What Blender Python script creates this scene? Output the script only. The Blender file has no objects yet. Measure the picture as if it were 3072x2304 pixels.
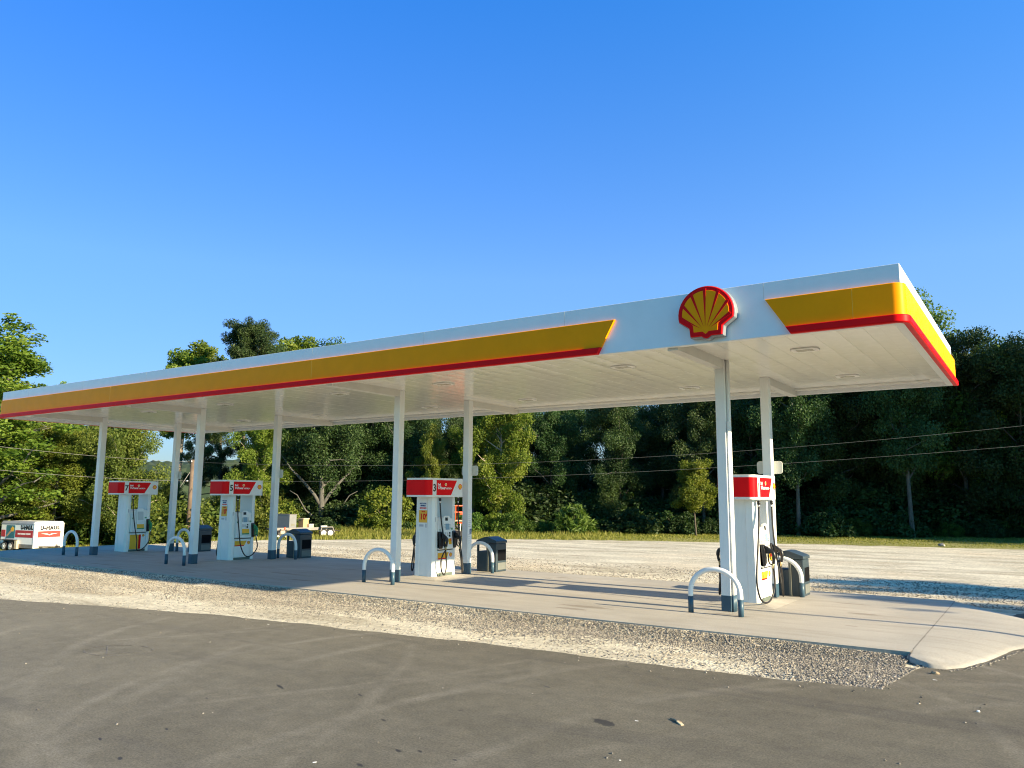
import bpy, bmesh, math, random
import numpy as np
from mathutils import Vector, Matrix, noise as mnoise
PI = math.pi
S = bpy.context.scene
COL = S.collection
rad = math.radians

# ------------------------------------------------------------------ camera numbers
F0, PITCH, YAW, ROLL = 2345.6846, 0.1419, -0.5933, 0.0062
CAM = Vector((4.5529, -13.3169, 1.9018))
_f = Vector((math.sin(YAW) * math.cos(PITCH), math.cos(YAW) * math.cos(PITCH), math.sin(PITCH)))
_r = Vector((math.cos(YAW), -math.sin(YAW), 0)); _u = _r.cross(_f)
_r, _u = math.cos(ROLL) * _r + math.sin(ROLL) * _u, -math.sin(ROLL) * _r + math.cos(ROLL) * _u
def ray(x, y): return _f + _r * ((x - 1536) / F0) - _u * ((y - 1152) / F0)
ZG = -.10     # level of the gravel; asphalt lies 6 mm higher; beyond the far end of the slab the lot falls away
def GZ(x, y=0.):
    t = min(1., max(0., (-24.8 - x) / 7.)); return ZG - .88 * t * t * (3 - 2 * t)
def at(px, d, z=None):
    v = ray(px, 1487); h = math.hypot(v.x, v.y); x, y = CAM.x + v.x / h * d, CAM.y + v.y / h * d
    return Vector((x, y, GZ(x, y) if z is None else z))
def zat(px, py, d):
    v = ray(px, py); h = math.hypot(v.x, v.y)
    return CAM.z + v.z / h * d
def gnd(px, py, z=0.):
    v = ray(px, py); t = (z - CAM.z) / v.z
    return CAM + v * t

# ------------------------------------------------------------------ materials
class NT:
    def __init__(s, name):
        s.m = bpy.data.materials.new(name); s.m.use_nodes = True
        s.n = s.m.node_tree.nodes; s.l = s.m.node_tree.links
        s.b = s.n['Principled BSDF']; s.out = s.n['Material Output']
    def node(s, t, **kw):
        n = s.n.new(t)
        for k, v in kw.items(): setattr(n, k, v)
        return n
    def link(s, a, b): s.l.new(a, b)
    def set(s, inp, v):
        if hasattr(v, 'is_linked') or isinstance(v, bpy.types.NodeSocket): s.l.new(v, inp)
        else: inp.default_value = v
    def coord(s, kind='Object', scale=(1, 1, 1), rot=(0, 0, 0), loc=(0, 0, 0), src=None):
        m = s.node('ShaderNodeMapping')
        if src is None:
            src = s.node('ShaderNodeTexCoord').outputs[kind]
        s.link(src, m.inputs['Vector'])
        m.inputs['Scale'].default_value = scale; m.inputs['Rotation'].default_value = rot; m.inputs['Location'].default_value = loc
        return m.outputs[0]
    def noise(s, vec, scale, detail=4, rough=.5, dist=0.):
        n = s.node('ShaderNodeTexNoise'); s.link(vec, n.inputs['Vector'])
        n.inputs['Scale'].default_value = scale; n.inputs['Detail'].default_value = detail
        n.inputs['Roughness'].default_value = rough; n.inputs['Distortion'].default_value = dist
        return n.outputs['Fac']
    def voro(s, vec, scale, out='Distance', feature='F1'):
        n = s.node('ShaderNodeTexVoronoi', feature=feature); s.link(vec, n.inputs['Vector']); n.inputs['Scale'].default_value = scale
        return n.outputs[out]
    def ramp(s, fac, stops):
        n = s.node('ShaderNodeValToRGB'); s.link(fac, n.inputs[0])
        el = n.color_ramp.elements
        while len(el) < len(stops): el.new(.5)
        for e, (p, c) in zip(el, stops):
            e.position = p; e.color = (c, c, c, 1) if not isinstance(c, tuple) else (*c, 1)
        return n.outputs[0]
    def mix(s, fac, a, b, mode='MIX'):
        n = s.node('ShaderNodeMix', data_type='RGBA', blend_type=mode)
        s.set(n.inputs[0], fac)
        s.set(n.inputs[6], a if not isinstance(a, tuple) else (*a, 1)); s.set(n.inputs[7], b if not isinstance(b, tuple) else (*b, 1))
        return n.outputs[2]
    def math(s, op, a, b=0.):
        n = s.node('ShaderNodeMath', operation=op); s.set(n.inputs[0], a); s.set(n.inputs[1], b)
        return n.outputs[0]
    def bump(s, h, strength=.3, dist=.01):
        n = s.node('ShaderNodeBump'); s.link(h, n.inputs['Height'])
        n.inputs['Strength'].default_value = strength; n.inputs['Distance'].default_value = dist
        s.link(n.outputs[0], s.b.inputs['Normal'])
    def blob(s, vec, x, y, rx, ry, rot=0., wob=.5, seed=0.):
        """1 inside an uneven stain centred at x, y; 0 outside"""
        t = s.node('ShaderNodeVectorMath', operation='SUBTRACT'); s.link(vec, t.inputs[0]); t.inputs[1].default_value = (x, y, 0)
        m = s.coord(src=t.outputs[0], rot=(0, 0, rot), scale=(1, 1, 0)); m2 = s.coord(src=m, scale=(1 / rx, 1 / ry, 0))
        ln = s.node('ShaderNodeVectorMath', operation='LENGTH'); s.link(m2, ln.inputs[0])
        nz = s.noise(vec, 9. / max(rx, ry) * .35, 4, .6)
        d = s.math('ADD', ln.outputs['Value'], s.math('MULTIPLY', s.math('SUBTRACT', nz, .5), wob * 2))
        return s.ramp(d, [(.75, 1.), (1.0, 0.)])

def paint(name, col, rough=.4, var=.06, metal=0., coat=0., spec=.5, bscale=0., dirt=0.):
    t = NT(name)
    v = t.coord()
    n = t.noise(v, 3.1, 5, .6)
    lo = tuple(c * (1 - var) for c in col); hi = tuple(min(1, c * (1 + var)) for c in col)
    c = t.mix(t.ramp(n, [(.35, 0.), (.65, 1.)]), lo, hi)
    if dirt:
        d = t.ramp(t.noise(t.coord(scale=(6, 6, .8)), 2.2, 6, .65), [(.52, 0.), (.78, dirt)])
        c = t.mix(d, c, (.25, .22, .17))
    t.link(c, t.b.inputs['Base Color'])
    t.b.inputs['Metallic'].default_value = metal
    r = t.ramp(t.noise(v, 7., 3), [(.3, max(.02, rough - .05)), (.7, rough + .06)])
    t.link(r, t.b.inputs['Roughness'])
    t.b.inputs['Coat Weight'].default_value = coat; t.b.inputs['Coat Roughness'].default_value = .08
    t.b.inputs['Specular IOR Level'].default_value = spec
    if bscale: t.bump(t.noise(v, bscale, 3), .12, .004)
    return t.m

M = {}
M['white'] = paint('white_paint', (.74, .75, .74), .38, .03, dirt=.10)
M['fascia_white'] = paint('fascia_white', (.76, .78, .79), .33, .025, coat=.2)
M['soffit'] = paint('soffit_white', (.86, .845, .79), .14, .02, spec=.45)
M['beam'] = paint('beam_grey', (.60, .59, .55), .4, .03)
M['light_frame'] = paint('lamp_frame', (.78, .77, .73), .4, .02)
M['lens'] = paint('lamp_lens', (.42, .40, .33), .25, .05)
M['yellow'] = paint('yellow_band', (.95, .315, .001), .40, .03, spec=.08)
M['red'] = paint('red_band', (.72, .005, .008), .40, .04, spec=.08)
M['pump_white'] = paint('pump_white', (.78, .79, .77), .33, .025, coat=.25, dirt=.12)
M['pump_grey'] = paint('pump_grey', (.52, .53, .52), .4, .04)
M['pump_red'] = paint('pump_red', (.74, .006, .010), .42, .03, spec=.1)
M['pump_yellow'] = paint('pump_yellow', (.82, .42, .02), .35, .03)
M['pump_green'] = paint('pump_green', (.02, .22, .08), .4, .05)
M['plinth'] = paint('plinth_grey', (.10, .13, .11), .5, .1)
M['base_blue'] = paint('slate_blue_paint', (.030, .075, .115), .45, .08, dirt=.05)
M['bin'] = paint('bin_slate', (.028, .046, .06), .42, .12, bscale=60)
M['bin_dark'] = paint('bin_opening_shade', (.004, .0045, .006), .9, .1, spec=.1)
M['bin_post'] = paint('bin_post', (.16, .16, .13), .5, .08)
M['bin_grey'] = paint('bin_panel_grey', (.13, .14, .13), .5, .08)
M['black'] = paint('black_plastic', (.008, .008, .010), .38, .2)
M['rubber'] = paint('black_rubber', (.011, .010, .011), .45, .2)
M['ink'] = paint('black_ink', (.008, .008, .01), .5, .05)
M['white_ink'] = paint('white_ink', (.85, .85, .85), .5, .02)
M['chrome'] = paint('chrome', (.7, .7, .7), .2, .05, metal=1.)
M['brass'] = paint('brass', (.55, .45, .22), .35, .05, metal=.7)
M['silver'] = paint('silver_rim', (.26, .29, .32), .4, .05, metal=.3)
M['screen'] = paint('screen_glass', (.23, .36, .46), .12, .03)
M['paper'] = paint('paper_white', (.78, .78, .76), .6, .03)
M['paper_grey'] = paint('paper_print', (.45, .46, .50), .6, .1)
M['navy'] = paint('navy_print', (.02, .05, .20), .5, .05)
M['teal'] = paint('teal_print', (.03, .14, .17), .45, .25)
M['tan'] = paint('tan_print', (.45, .26, .15), .5, .1)
M['trailer_white'] = paint('trailer_white', (.80, .80, .78), .4, .04, dirt=.12)
M['trailer_red'] = paint('trailer_red', (.42, .018, .022), .4, .05)
M['trailer_coral'] = paint('trailer_red_bright', (.62, .05, .04), .4, .05)
M['trailer_roof'] = paint('trailer_roof', (.22, .25, .30), .45, .08)
M['steel'] = paint('dull_steel', (.20, .19, .18), .5, .15, metal=.4)
M['dark_steel'] = paint('dark_steel', (.035, .030, .028), .55, .2)
M['tyre'] = paint('tyre_rubber', (.018, .017, .016), .8, .2)
M['rim'] = paint('wheel_rim', (.55, .55, .54), .35, .06, metal=.3)
M['machine_grey'] = paint('machine_grey', (.17, .18, .19), .5, .08, dirt=.2)
M['wood'] = paint('raw_wood', (.46, .29, .14), .7, .12)
M['pale_wood'] = paint('pale_wood', (.55, .44, .28), .7, .1)
M['orange'] = paint('orange_paint', (.75, .10, .03), .4, .06)
M['pole_wood'] = paint('weathered_pole', (.12, .085, .06), .85, .2, bscale=40)
M['wire'] = paint('wire_metal', (.20, .195, .18), .5, .05)
M['sign_white'] = paint('sign_back', (.62, .61, .54), .45, .03)
M['stick'] = paint('dry_stick', (.30, .22, .14), .8, .2)
M['dirt'] = paint('pale_dirt', (.42, .33, .24), .95, .2, bscale=25)

def concrete():
    t = NT('concrete'); v = t.coord('Object')
    big = t.ramp(t.noise(v, .55, 6, .6), [(.3, 0.), (.7, 1.)])
    c = t.mix(big, (.345, .325, .28), (.435, .41, .355))
    st = t.ramp(t.noise(t.coord(scale=(.35, 2.2, 1)), 1.6, 7, .62, .6), [(.45, 0.), (.72, .6)])
    c = t.mix(st, c, (.27, .245, .20))
    fine = t.ramp(t.noise(v, 46, 3, .7), [(.3, .82), (.7, 1.1)])
    c = t.mix(1., c, fine, 'MULTIPLY')
    pit = t.ramp(t.voro(v, 15), [(.0, .35), (.05, 1.)])
    pm = t.ramp(t.noise(v, 1.3, 3), [(.5, 0.), (.62, .8)])
    c = t.mix(pm, c, t.mix(1., c, pit, 'MULTIPLY'))
    sx = t.node('ShaderNodeSeparateXYZ'); t.link(v, sx.inputs[0])
    jn = t.math('MULTIPLY', t.math('SUBTRACT', t.noise(v, 7, 5, .7), .5), .03)
    for x0, amt, wd in [(3.032, .8, .009), (-3.72, .35, .006), (-11.2, .35, .006), (-17.6, .35, .006)]:
        m = t.math('ABSOLUTE', t.math('SUBTRACT', t.math('ADD', sx.outputs[0], jn), x0))
        c = t.mix(t.math('MULTIPLY', t.ramp(m, [(wd * .5, amt), (wd * 1.6, 0.)]), t.ramp(t.noise(v, 4, 3), [(.35, .5), (.6, 1.)])), c, (.13, .115, .09))
    spots = None
    for (px, py, rx, ry, k) in [(1690, 1733, .22, .08, 0), (1645, 1735, .14, .05, 0), (1757, 1820, .55, .13, 0), (1715, 1826, .35, .09, 0), (1400, 1745, .10, .03, 0),
                                (2590, 1842, .28, .10, 0), (2555, 1878, .10, .04, 0), (2560, 1812, .35, .06, 0), (2690, 1802, .22, .05, 0), (2112, 1822, .14, .05, 0),
                                (300, 1692, .9, .05, 0), (345, 1703, .35, .06, 0), (850, 1720, .6, .07, 0), (1050, 1708, .4, .05, 0), (700, 1720, .5, .05, 0), (560, 1716, .6, .05, 0), (900, 1740, .5, .06, 0), (2185, 1845, .45, .14, 0)]:
        p = gnd(px, py)
        b = t.blob(v, p.x, p.y, rx, ry, 0., .55)
        spots = b if spots is None else t.math('MAXIMUM', spots, b)
    c = t.mix(t.math('MULTIPLY', spots, .55), c, (.17, .14, .105))
    t.link(c, t.b.inputs['Base Color'])
    t.b.inputs['Roughness'].default_value = .85
    t.bump(t.math('ADD', t.noise(v, 60, 4, .7), t.math('MULTIPLY', t.noise(v, 3, 4), 2.)), .25, .006)
    return t.m
M['concrete'] = concrete()

def asphalt():
    t = NT('asphalt'); v = t.coord('Object')
    w = t.node('ShaderNodeVectorMath', operation='ADD')
    nn = t.node('ShaderNodeTexNoise'); t.link(v, nn.inputs['Vector']); nn.inputs['Scale'].default_value = .14; nn.inputs['Detail'].default_value = 2
    sc = t.node('ShaderNodeVectorMath', operation='SCALE'); t.link(nn.outputs['Color'], sc.inputs[0]); sc.inputs[3].default_value = 1.3
    t.link(v, w.inputs[0]); t.link(sc.outputs[0], w.inputs[1]); vw = w.outputs[0]
    big = t.ramp(t.noise(v, .33, 6, .6), [(.3, 0.), (.7, 1.)])
    c = t.mix(big, (.106, .094, .068), (.142, .127, .092))
    tracks = t.math('MULTIPLY', t.ramp(t.noise(t.coord(src=vw, scale=(.10, 1.3, 1), rot=(0, 0, .55)), 1.0, 6, .65), [(.50, 0.), (.72, 1.)]), .30)
    for (p0, p1, p2, w, amt, gap) in [((0, 1933), (407, 1916), (915, 1882), .09, .75, 0), ((414, 2041), (644, 1974), (1112, 1902), .10, .8, 1), ((285, 2238), (720, 2040), (1240, 1915), .13, .8, 1), ((68, 2069), (156, 1980), (224, 1943), .12, .8, 1),
                                 ((1139, 2075), (1207, 2000), (1241, 1943), .10, .6, 1), ((1700, 2165), (1980, 2098), (2260, 2055), .12, .65, 1), ((0, 2140), (700, 2095), (1400, 2010), .08, .5, 0), ((700, 2270), (1500, 2140), (2300, 2068), .10, .45, 1),
                                 ((0, 1880), (400, 1868), (800, 1862), .12, .5, 0), ((60, 2290), (330, 2130), (560, 2010), .14, .55, 1), ((1500, 2290), (2200, 2190), (2900, 2120), .12, .4, 0)]:
        A, B, C_ = [gnd(*q, ZG + .006) for q in (p0, p1, p2)]
        d = 2 * (A.x * (B.y - C_.y) + B.x * (C_.y - A.y) + C_.x * (A.y - B.y))
        a2, b2, c2 = A.x ** 2 + A.y ** 2, B.x ** 2 + B.y ** 2, C_.x ** 2 + C_.y ** 2
        ux, uy = (a2 * (B.y - C_.y) + b2 * (C_.y - A.y) + c2 * (A.y - B.y)) / d, (a2 * (C_.x - B.x) + b2 * (A.x - C_.x) + c2 * (B.x - A.x)) / d
        R = math.hypot(A.x - ux, A.y - uy)
        sb = t.node('ShaderNodeVectorMath', operation='SUBTRACT'); t.link(v, sb.inputs[0]); sb.inputs[1].default_value = (ux, uy, ZG + .006)
        ln = t.node('ShaderNodeVectorMath', operation='LENGTH'); t.link(sb.outputs[0], ln.inputs[0])
        off = t.math('ADD', ln.outputs['Value'], t.math('MULTIPLY', t.math('SUBTRACT', t.noise(v, .5, 3), .5), .35))
        for g in ((0., 1.55) if gap else (0.,)):
            m = t.math('ABSOLUTE', t.math('SUBTRACT', off, R + g))
            br = t.ramp(t.noise(t.coord(loc=(ux, g, 0)), .35, 4, .6), [(.40, .1), (.60, 1.)])
            f = t.math('MULTIPLY', t.ramp(m, [(w * .30, amt * .85), (w * 1.15, 0.)]), br)
            tracks = t.math('MAXIMUM', tracks, f)
    dust = t.ramp(t.noise(v, 1.7, 6, .7), [(.25, .25), (.75, 1.)])
    c = t.mix(t.math('MULTIPLY', tracks, dust), c, (.235, .212, .166))
    dk = t.ramp(t.noise(t.coord(src=vw, scale=(.12, 1.8, 1), rot=(0, 0, .6), loc=(7, 3, 0)), 1.2, 5, .6), [(.55, 0.), (.72, .5)])
    c = t.mix(dk, c, (.058, .052, .046))
    sp = t.ramp(t.noise(v, 5.5, 3, .6), [(.70, 0.), (.76, .55)])
    c = t.mix(sp, c, (.045, .041, .036))
    sx = t.node('ShaderNodeSeparateXYZ'); t.link(v, sx.inputs[0])
    dl = t.math('MULTIPLY', t.math('ADD', sx.outputs[0], t.math('MULTIPLY', t.math('SUBTRACT', t.noise(v, .4, 4), .5), 5.)), -.1)
    c = t.mix(t.ramp(dl, [(.0, 0.), (.9, .38)]), c, (.255, .230, .172))
    grain = t.ramp(t.noise(v, 52, 4, .8), [(.28, .50), (.72, 1.5)])
    c = t.mix(1., c, t.ramp(t.noise(v, 4.5, 5, .7), [(.3, .84), (.7, 1.16)]), 'MULTIPLY')
    c = t.mix(1., c, grain, 'MULTIPLY')
    agg = t.ramp(t.voro(v, 55), [(.0, 1.), (.16, 0.)])
    am = t.ramp(t.noise(v, 23, 2), [(.50, 0.), (.60, .75)])
    c = t.mix(t.math('MULTIPLY', agg, am), c, (.40, .37, .32))
    oil = None
    for (px, py, rx, ry) in [(1812, 2168, .16, .075), (1150, 2160, .045, .018), (1195, 2252, .05, .02), (1260, 2254, .04, .016), (1365, 2280, .03, .015), (300, 2217, .05, .013),
                             (500, 2187, .04, .014), (620, 2095, .04, .012), (1080, 2295, .05, .02), (1640, 2060, .07, .02), (1080, 2085, .06, .016), (840, 2060, .12, .02), (360, 2275, .04, .02), (1880, 2000, .05, .02)]:
        p = gnd(px, py, (ZG + .006)); b = t.blob(v, p.x, p.y, rx, ry, .4, .6)
        oil = b if oil is None else t.math('MAXIMUM', oil, b)
    c = t.mix(t.math('MULTIPLY', oil, .8), c, (.028, .025, .022))
    t.link(c, t.b.inputs['Base Color'])
    t.link(t.mix(oil, (.86, .86, .86), (.62, .62, .62)), t.b.inputs['Roughness'])
    t.b.inputs['Specular IOR Level'].default_value = .3
    t.bump(t.math('ADD', t.noise(v, 90, 4, .8), t.math('MULTIPLY', t.noise(v, 1.2, 4), 5.)), .45, .006)
    return t.m
M['asphalt'] = asphalt()

def gravel():
    t = NT('packed_gravel'); v = t.coord('Object')
    big = t.ramp(t.noise(t.coord(scale=(.3, 1.3, 1)), .8, 7, .62, .5), [(.36, 0.), (.62, 1.)])
    c = t.mix(big, (.42, .37, .27), (.72, .66, .51))
    tint = t.ramp(t.noise(v, .28, 4), [(.5, 0.), (.75, .5)])
    c = t.mix(tint, c, (.60, .46, .29))
    cell = t.node('ShaderNodeTexVoronoi'); t.link(v, cell.inputs['Vector']); cell.inputs['Scale'].default_value = 21
    hsv = t.node('ShaderNodeSeparateColor'); t.link(cell.outputs['Color'], hsv.inputs[0])
    st = t.ramp(hsv.outputs[0], [(.0, .55), (1., 1.28)])
    pm = t.ramp(t.noise(v, 1.1, 6, .7), [(.38, .2), (.6, .95)])
    c = t.mix(pm, c, t.mix(1., c, st, 'MULTIPLY'))
    fine = t.ramp(t.noise(v, 60, 3, .8), [(.3, .75), (.7, 1.2)])
    c = t.mix(1., c, fine, 'MULTIPLY')
    t.link(c, t.b.inputs['Base Color']); t.b.inputs['Roughness'].default_value = .95; t.b.inputs['Specular IOR Level'].default_value = .2
    h = t.math('ADD', t.math('MULTIPLY', t.ramp(cell.outputs['Distance'], [(0., 1.), (.6, 0.)]), pm), t.math('MULTIPLY', t.noise(v, 45, 4, .8), .6))
    t.bump(h, .8, .022)
    return t.m
M['gravel'] = gravel()

def stones():
    t = NT('grey_stones'); g = t.node('ShaderNodeNewGeometry')
    c = t.ramp(g.outputs['Random Per Island'], [(0., (.085, .08, .074)), (.4, (.17, .157, .135)), (.75, (.27, .245, .205)), (1., (.42, .38, .315))])
    t.link(c, t.b.inputs['Base Color']); t.b.inputs['Roughness'].default_value = .9
    return t.m
M['stones'] = stones()

def ground_mat(a, b, bare):
    t = NT('earth_and_grass'); v = t.coord('Object')
    c = t.mix(t.ramp(t.noise(v, .12, 6, .6), [(.35, 0.), (.65, 1.)]), a, b)
    c = t.mix(t.ramp(t.noise(v, .9, 5, .7), [(.55, 0.), (.72, bare)]), c, (.24, .19, .12))
    c = t.mix(1., c, t.ramp(t.noise(v, 14, 3, .8), [(.3, .6), (.7, 1.3)]), 'MULTIPLY')
    t.link(c, t.b.inputs['Base Color']); t.b.inputs['Roughness'].default_value = 1.
    t.bump(t.noise(v, 12, 5, .8), .7, .05)
    return t.m
M['earth'] = ground_mat((.055, .075, .020), (.11, .12, .04), .7)
M['verge'] = ground_mat((.18, .185, .035), (.29, .27, .085), .4)

def leaf(name, a, b, c_, trans=.35, sat=1.):
    t = NT(name)
    at_ = t.node('ShaderNodeAttribute', attribute_name='tint'); oi = t.node('ShaderNodeObjectInfo')
    c = t.ramp(at_.outputs['Fac'], [(0., a), (.55, b), (1., c_)])
    hs = t.node('ShaderNodeHueSaturation'); t.link(c, hs.inputs['Color'])
    t.link(t.ramp(oi.outputs['Random'], [(0., .478), (1., .515)]), hs.inputs['Hue'])
    t.link(t.ramp(oi.outputs['Random'], [(0., .8), (1., 1.15)]), hs.inputs['Value'])
    c = hs.outputs[0]
    t.link(c, t.b.inputs['Base Color']); t.b.inputs['Roughness'].default_value = .55; t.b.inputs['Specular IOR Level'].default_value = .25
    tr = t.node('ShaderNodeBsdfTranslucent'); t.link(t.mix(1., c, (1.15, 1.25, .5), 'MULTIPLY'), tr.inputs[0])
    mx = t.node('ShaderNodeMixShader'); mx.inputs[0].default_value = trans
    t.link(t.b.outputs[0], mx.inputs[1]); t.link(tr.outputs[0], mx.inputs[2]); t.link(mx.outputs[0], t.out.inputs[0])
    return t.m
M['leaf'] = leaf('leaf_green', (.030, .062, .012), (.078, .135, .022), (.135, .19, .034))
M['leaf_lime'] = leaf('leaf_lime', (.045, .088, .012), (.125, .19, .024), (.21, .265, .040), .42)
M['leaf_sunlit'] = leaf('leaf_sunlit_green', (.07, .11, .014), (.14, .19, .026), (.23, .25, .045), .42)  # yellow-lit copy: sunlight put into the leaf colour of the lit trees
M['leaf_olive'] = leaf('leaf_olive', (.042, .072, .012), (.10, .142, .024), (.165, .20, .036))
M['leaf_dark'] = leaf('leaf_dark', (.018, .042, .014), (.038, .078, .024), (.066, .112, .030), .28)  # darker copy: shade of the wood put into the leaf colour
M['needle'] = leaf('pine_needles', (.018, .045, .016), (.038, .078, .022), (.07, .11, .03), .2)
M['grass'] = leaf('grass_blades', (.11, .125, .018), (.19, .20, .038), (.33, .30, .09), .35)
M['hill'] = leaf('hill_forest', (.035, .06, .025), (.055, .085, .035), (.08, .11, .045), .1)

def bark(name, a, b):
    t = NT(name); v = t.coord('Object', scale=(6, 6, 1.2))
    c = t.mix(t.ramp(t.noise(v, 2.2, 6, .7), [(.35, 0.), (.65, 1.)]), a, b)
    t.link(c, t.b.inputs['Base Color']); t.b.inputs['Roughness'].default_value = .95
    t.bump(t.noise(v, 5, 5, .7), .6, .03)
    return t.m
M['bark'] = bark('bark_brown', (.055, .045, .035), (.13, .11, .085))
M['bark_grey'] = bark('bark_grey', (.055, .055, .05), (.13, .126, .115))
M['bark_pale'] = bark('bark_pale', (.24, .20, .15), (.42, .36, .28))

# ------------------------------------------------------------------ mesh helpers
def obj(name, geo, mat, parent=None, smooth=False, loc=None, rotz=None):
    me = bpy.data.meshes.new(name)
    if isinstance(geo, bmesh.types.BMesh):
        bmesh.ops.recalc_face_normals(geo, faces=geo.faces[:])
        geo.to_mesh(me); geo.free()
    elif isinstance(geo, bpy.types.Mesh): me = geo
    else: me.from_pydata([tuple(v) for v in geo[0]], [], geo[1]); me.update()
    if mat is not None:
        me.materials.clear(); me.materials.append(M[mat] if isinstance(mat, str) else mat)
    if smooth: me.shade_smooth()
    o = bpy.data.objects.new(name, me); COL.objects.link(o)
    if parent is not None: o.parent = parent
    if loc is not None: o.location = loc
    if rotz is not None: o.rotation_euler = (0, 0, rotz)
    return o
def thing(name, label, cat, loc=(0, 0, 0), rotz=0., group=None):
    o = bpy.data.objects.new(name, None); COL.objects.link(o); o.location = loc; o.rotation_euler = (0, 0, rotz)
    o.empty_display_size = .2
    o['label'] = label; o['category'] = cat
    if group: o['group'] = group
    return o
def tag(o, label, cat, group=None):
    o['label'] = label; o['category'] = cat
    if group: o['group'] = group
    return o
def kind(o, k): o['kind'] = k; return o
def merge(bm, b2):
    me = bpy.data.meshes.new('t'); b2.to_mesh(me); b2.free(); bm.from_mesh(me); bpy.data.meshes.remove(me)
def prism(bm, poly, h, axis='z', a=0., bev=0., seg=2, mat=None):
    """poly in 2D extruded from a to h along axis: z (x,y) / x (y,z) / y (x,z)"""
    b = bmesh.new()
    def P(p, t):
        return (p[0], p[1], t) if axis == 'z' else ((t, p[0], p[1]) if axis == 'x' else (p[0], t, p[1]))
    lo = [b.verts.new(P(p, a)) for p in poly]; hi = [b.verts.new(P(p, h)) for p in poly]
    n = len(poly)
    b.faces.new(lo[::-1]); b.faces.new(hi)
    for i in range(n): b.faces.new((lo[i], lo[(i + 1) % n], hi[(i + 1) % n], hi[i]))
    bmesh.ops.recalc_face_normals(b, faces=b.faces[:])
    if bev: bmesh.ops.bevel(b, geom=b.edges[:], offset=bev, segments=seg, affect='EDGES', profile=.5, clamp_overlap=True)
    if mat is not None: bmesh.ops.transform(b, matrix=mat, verts=b.verts[:])
    merge(bm, b); return bm
def box(bm, x0, x1, y0, y1, z0, z1, bev=0., seg=2, mat=None):
    return prism(bm, [(x0, y0), (x1, y0), (x1, y1), (x0, y1)], z1, 'z', z0, bev, seg, mat)
def NB(): return bmesh.new()
def bx(*a, **k): return box(NB(), *a, **k)
def hexa(bm, P):
    v = [bm.verts.new(p) for p in P]
    for f in ((0, 3, 2, 1), (4, 5, 6, 7), (0, 1, 5, 4), (1, 2, 6, 5), (2, 3, 7, 6), (3, 0, 4, 7)): bm.faces.new([v[i] for i in f])
    return bm
def catmull(pts, n=8):
    pts = [Vector(p) for p in pts]; P = [pts[0] * 2 - pts[1]] + pts + [pts[-1] * 2 - pts[-2]]; out = []
    for i in range(1, len(P) - 2):
        for k in range(n):
            t = k / n
            out.append(.5 * ((2 * P[i]) + (P[i + 1] - P[i - 1]) * t + (2 * P[i - 1] - 5 * P[i] + 4 * P[i + 1] - P[i + 2]) * t * t + (3 * P[i] - P[i - 1] - 3 * P[i + 1] + P[i + 2]) * t ** 3))
    out.append(pts[-1]); return out
def tube(bm, pts, r, seg=10, caps=True):
    pts = [Vector(p) for p in pts]; n = len(pts)
    rr = r if hasattr(r, '__len__') else [r] * n
    prev = None; rings = []
    for i, p in enumerate(pts):
        d = (pts[min(i + 1, n - 1)] - pts[max(i - 1, 0)]).normalized()
        if prev is None:
            a = d.orthogonal().normalized()
        else:
            a = (prev - d * prev.dot(d)); a = a.normalized() if a.length > 1e-6 else d.orthogonal().normalized()
        prev = a; b = d.cross(a)
        rings.append([bm.verts.new(p + (a * math.cos(2 * PI * k / seg) + b * math.sin(2 * PI * k / seg)) * rr[i]) for k in range(seg)])
    for i in range(n - 1):
        for k in range(seg):
            f = bm.faces.new((rings[i][k], rings[i][(k + 1) % seg], rings[i + 1][(k + 1) % seg], rings[i + 1][k])); f.smooth = True
    if caps: bm.faces.new(rings[0][::-1]); bm.faces.new(rings[-1])
    return bm
def cyl(bm, p0, p1, r, seg=16): return tube(bm, [p0, p1], r, seg)
_dg = None
def text(body, size, bold=0., width=None, shear=0., align='CENTER', sp=1.):
    cu = bpy.data.curves.new('t', 'FONT'); cu.body = body; cu.size = size; cu.align_x = align; cu.align_y = 'CENTER'; cu.offset = bold; cu.shear = shear
    cu.space_character = sp; cu.extrude = .0012; cu.resolution_u = 3
    o = bpy.data.objects.new('t', cu); COL.objects.link(o)
    me = bpy.data.meshes.new_from_object(o.evaluated_get(bpy.context.evaluated_depsgraph_get()))
    bpy.data.objects.remove(o); bpy.data.curves.remove(cu)
    if width:
        xs = [v.co.x for v in me.vertices]; w = max(xs) - min(xs)
        if w > 0:
            for v in me.vertices: v.co.x *= width / w
    return me
def place_text(me, origin, ex, ey):
    ex = Vector(ex); ey = Vector(ey); ez = ex.cross(ey)
    m = Matrix(((ex.x, ey.x, ez.x, origin[0]), (ex.y, ey.y, ez.y, origin[1]), (ex.z, ey.z, ez.z, origin[2]), (0, 0, 0, 1)))
    me.transform(m); return me
def join_meshes(ms):
    b = bmesh.new()
    for m in ms: b.from_mesh(m); bpy.data.meshes.remove(m)
    return b

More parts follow.
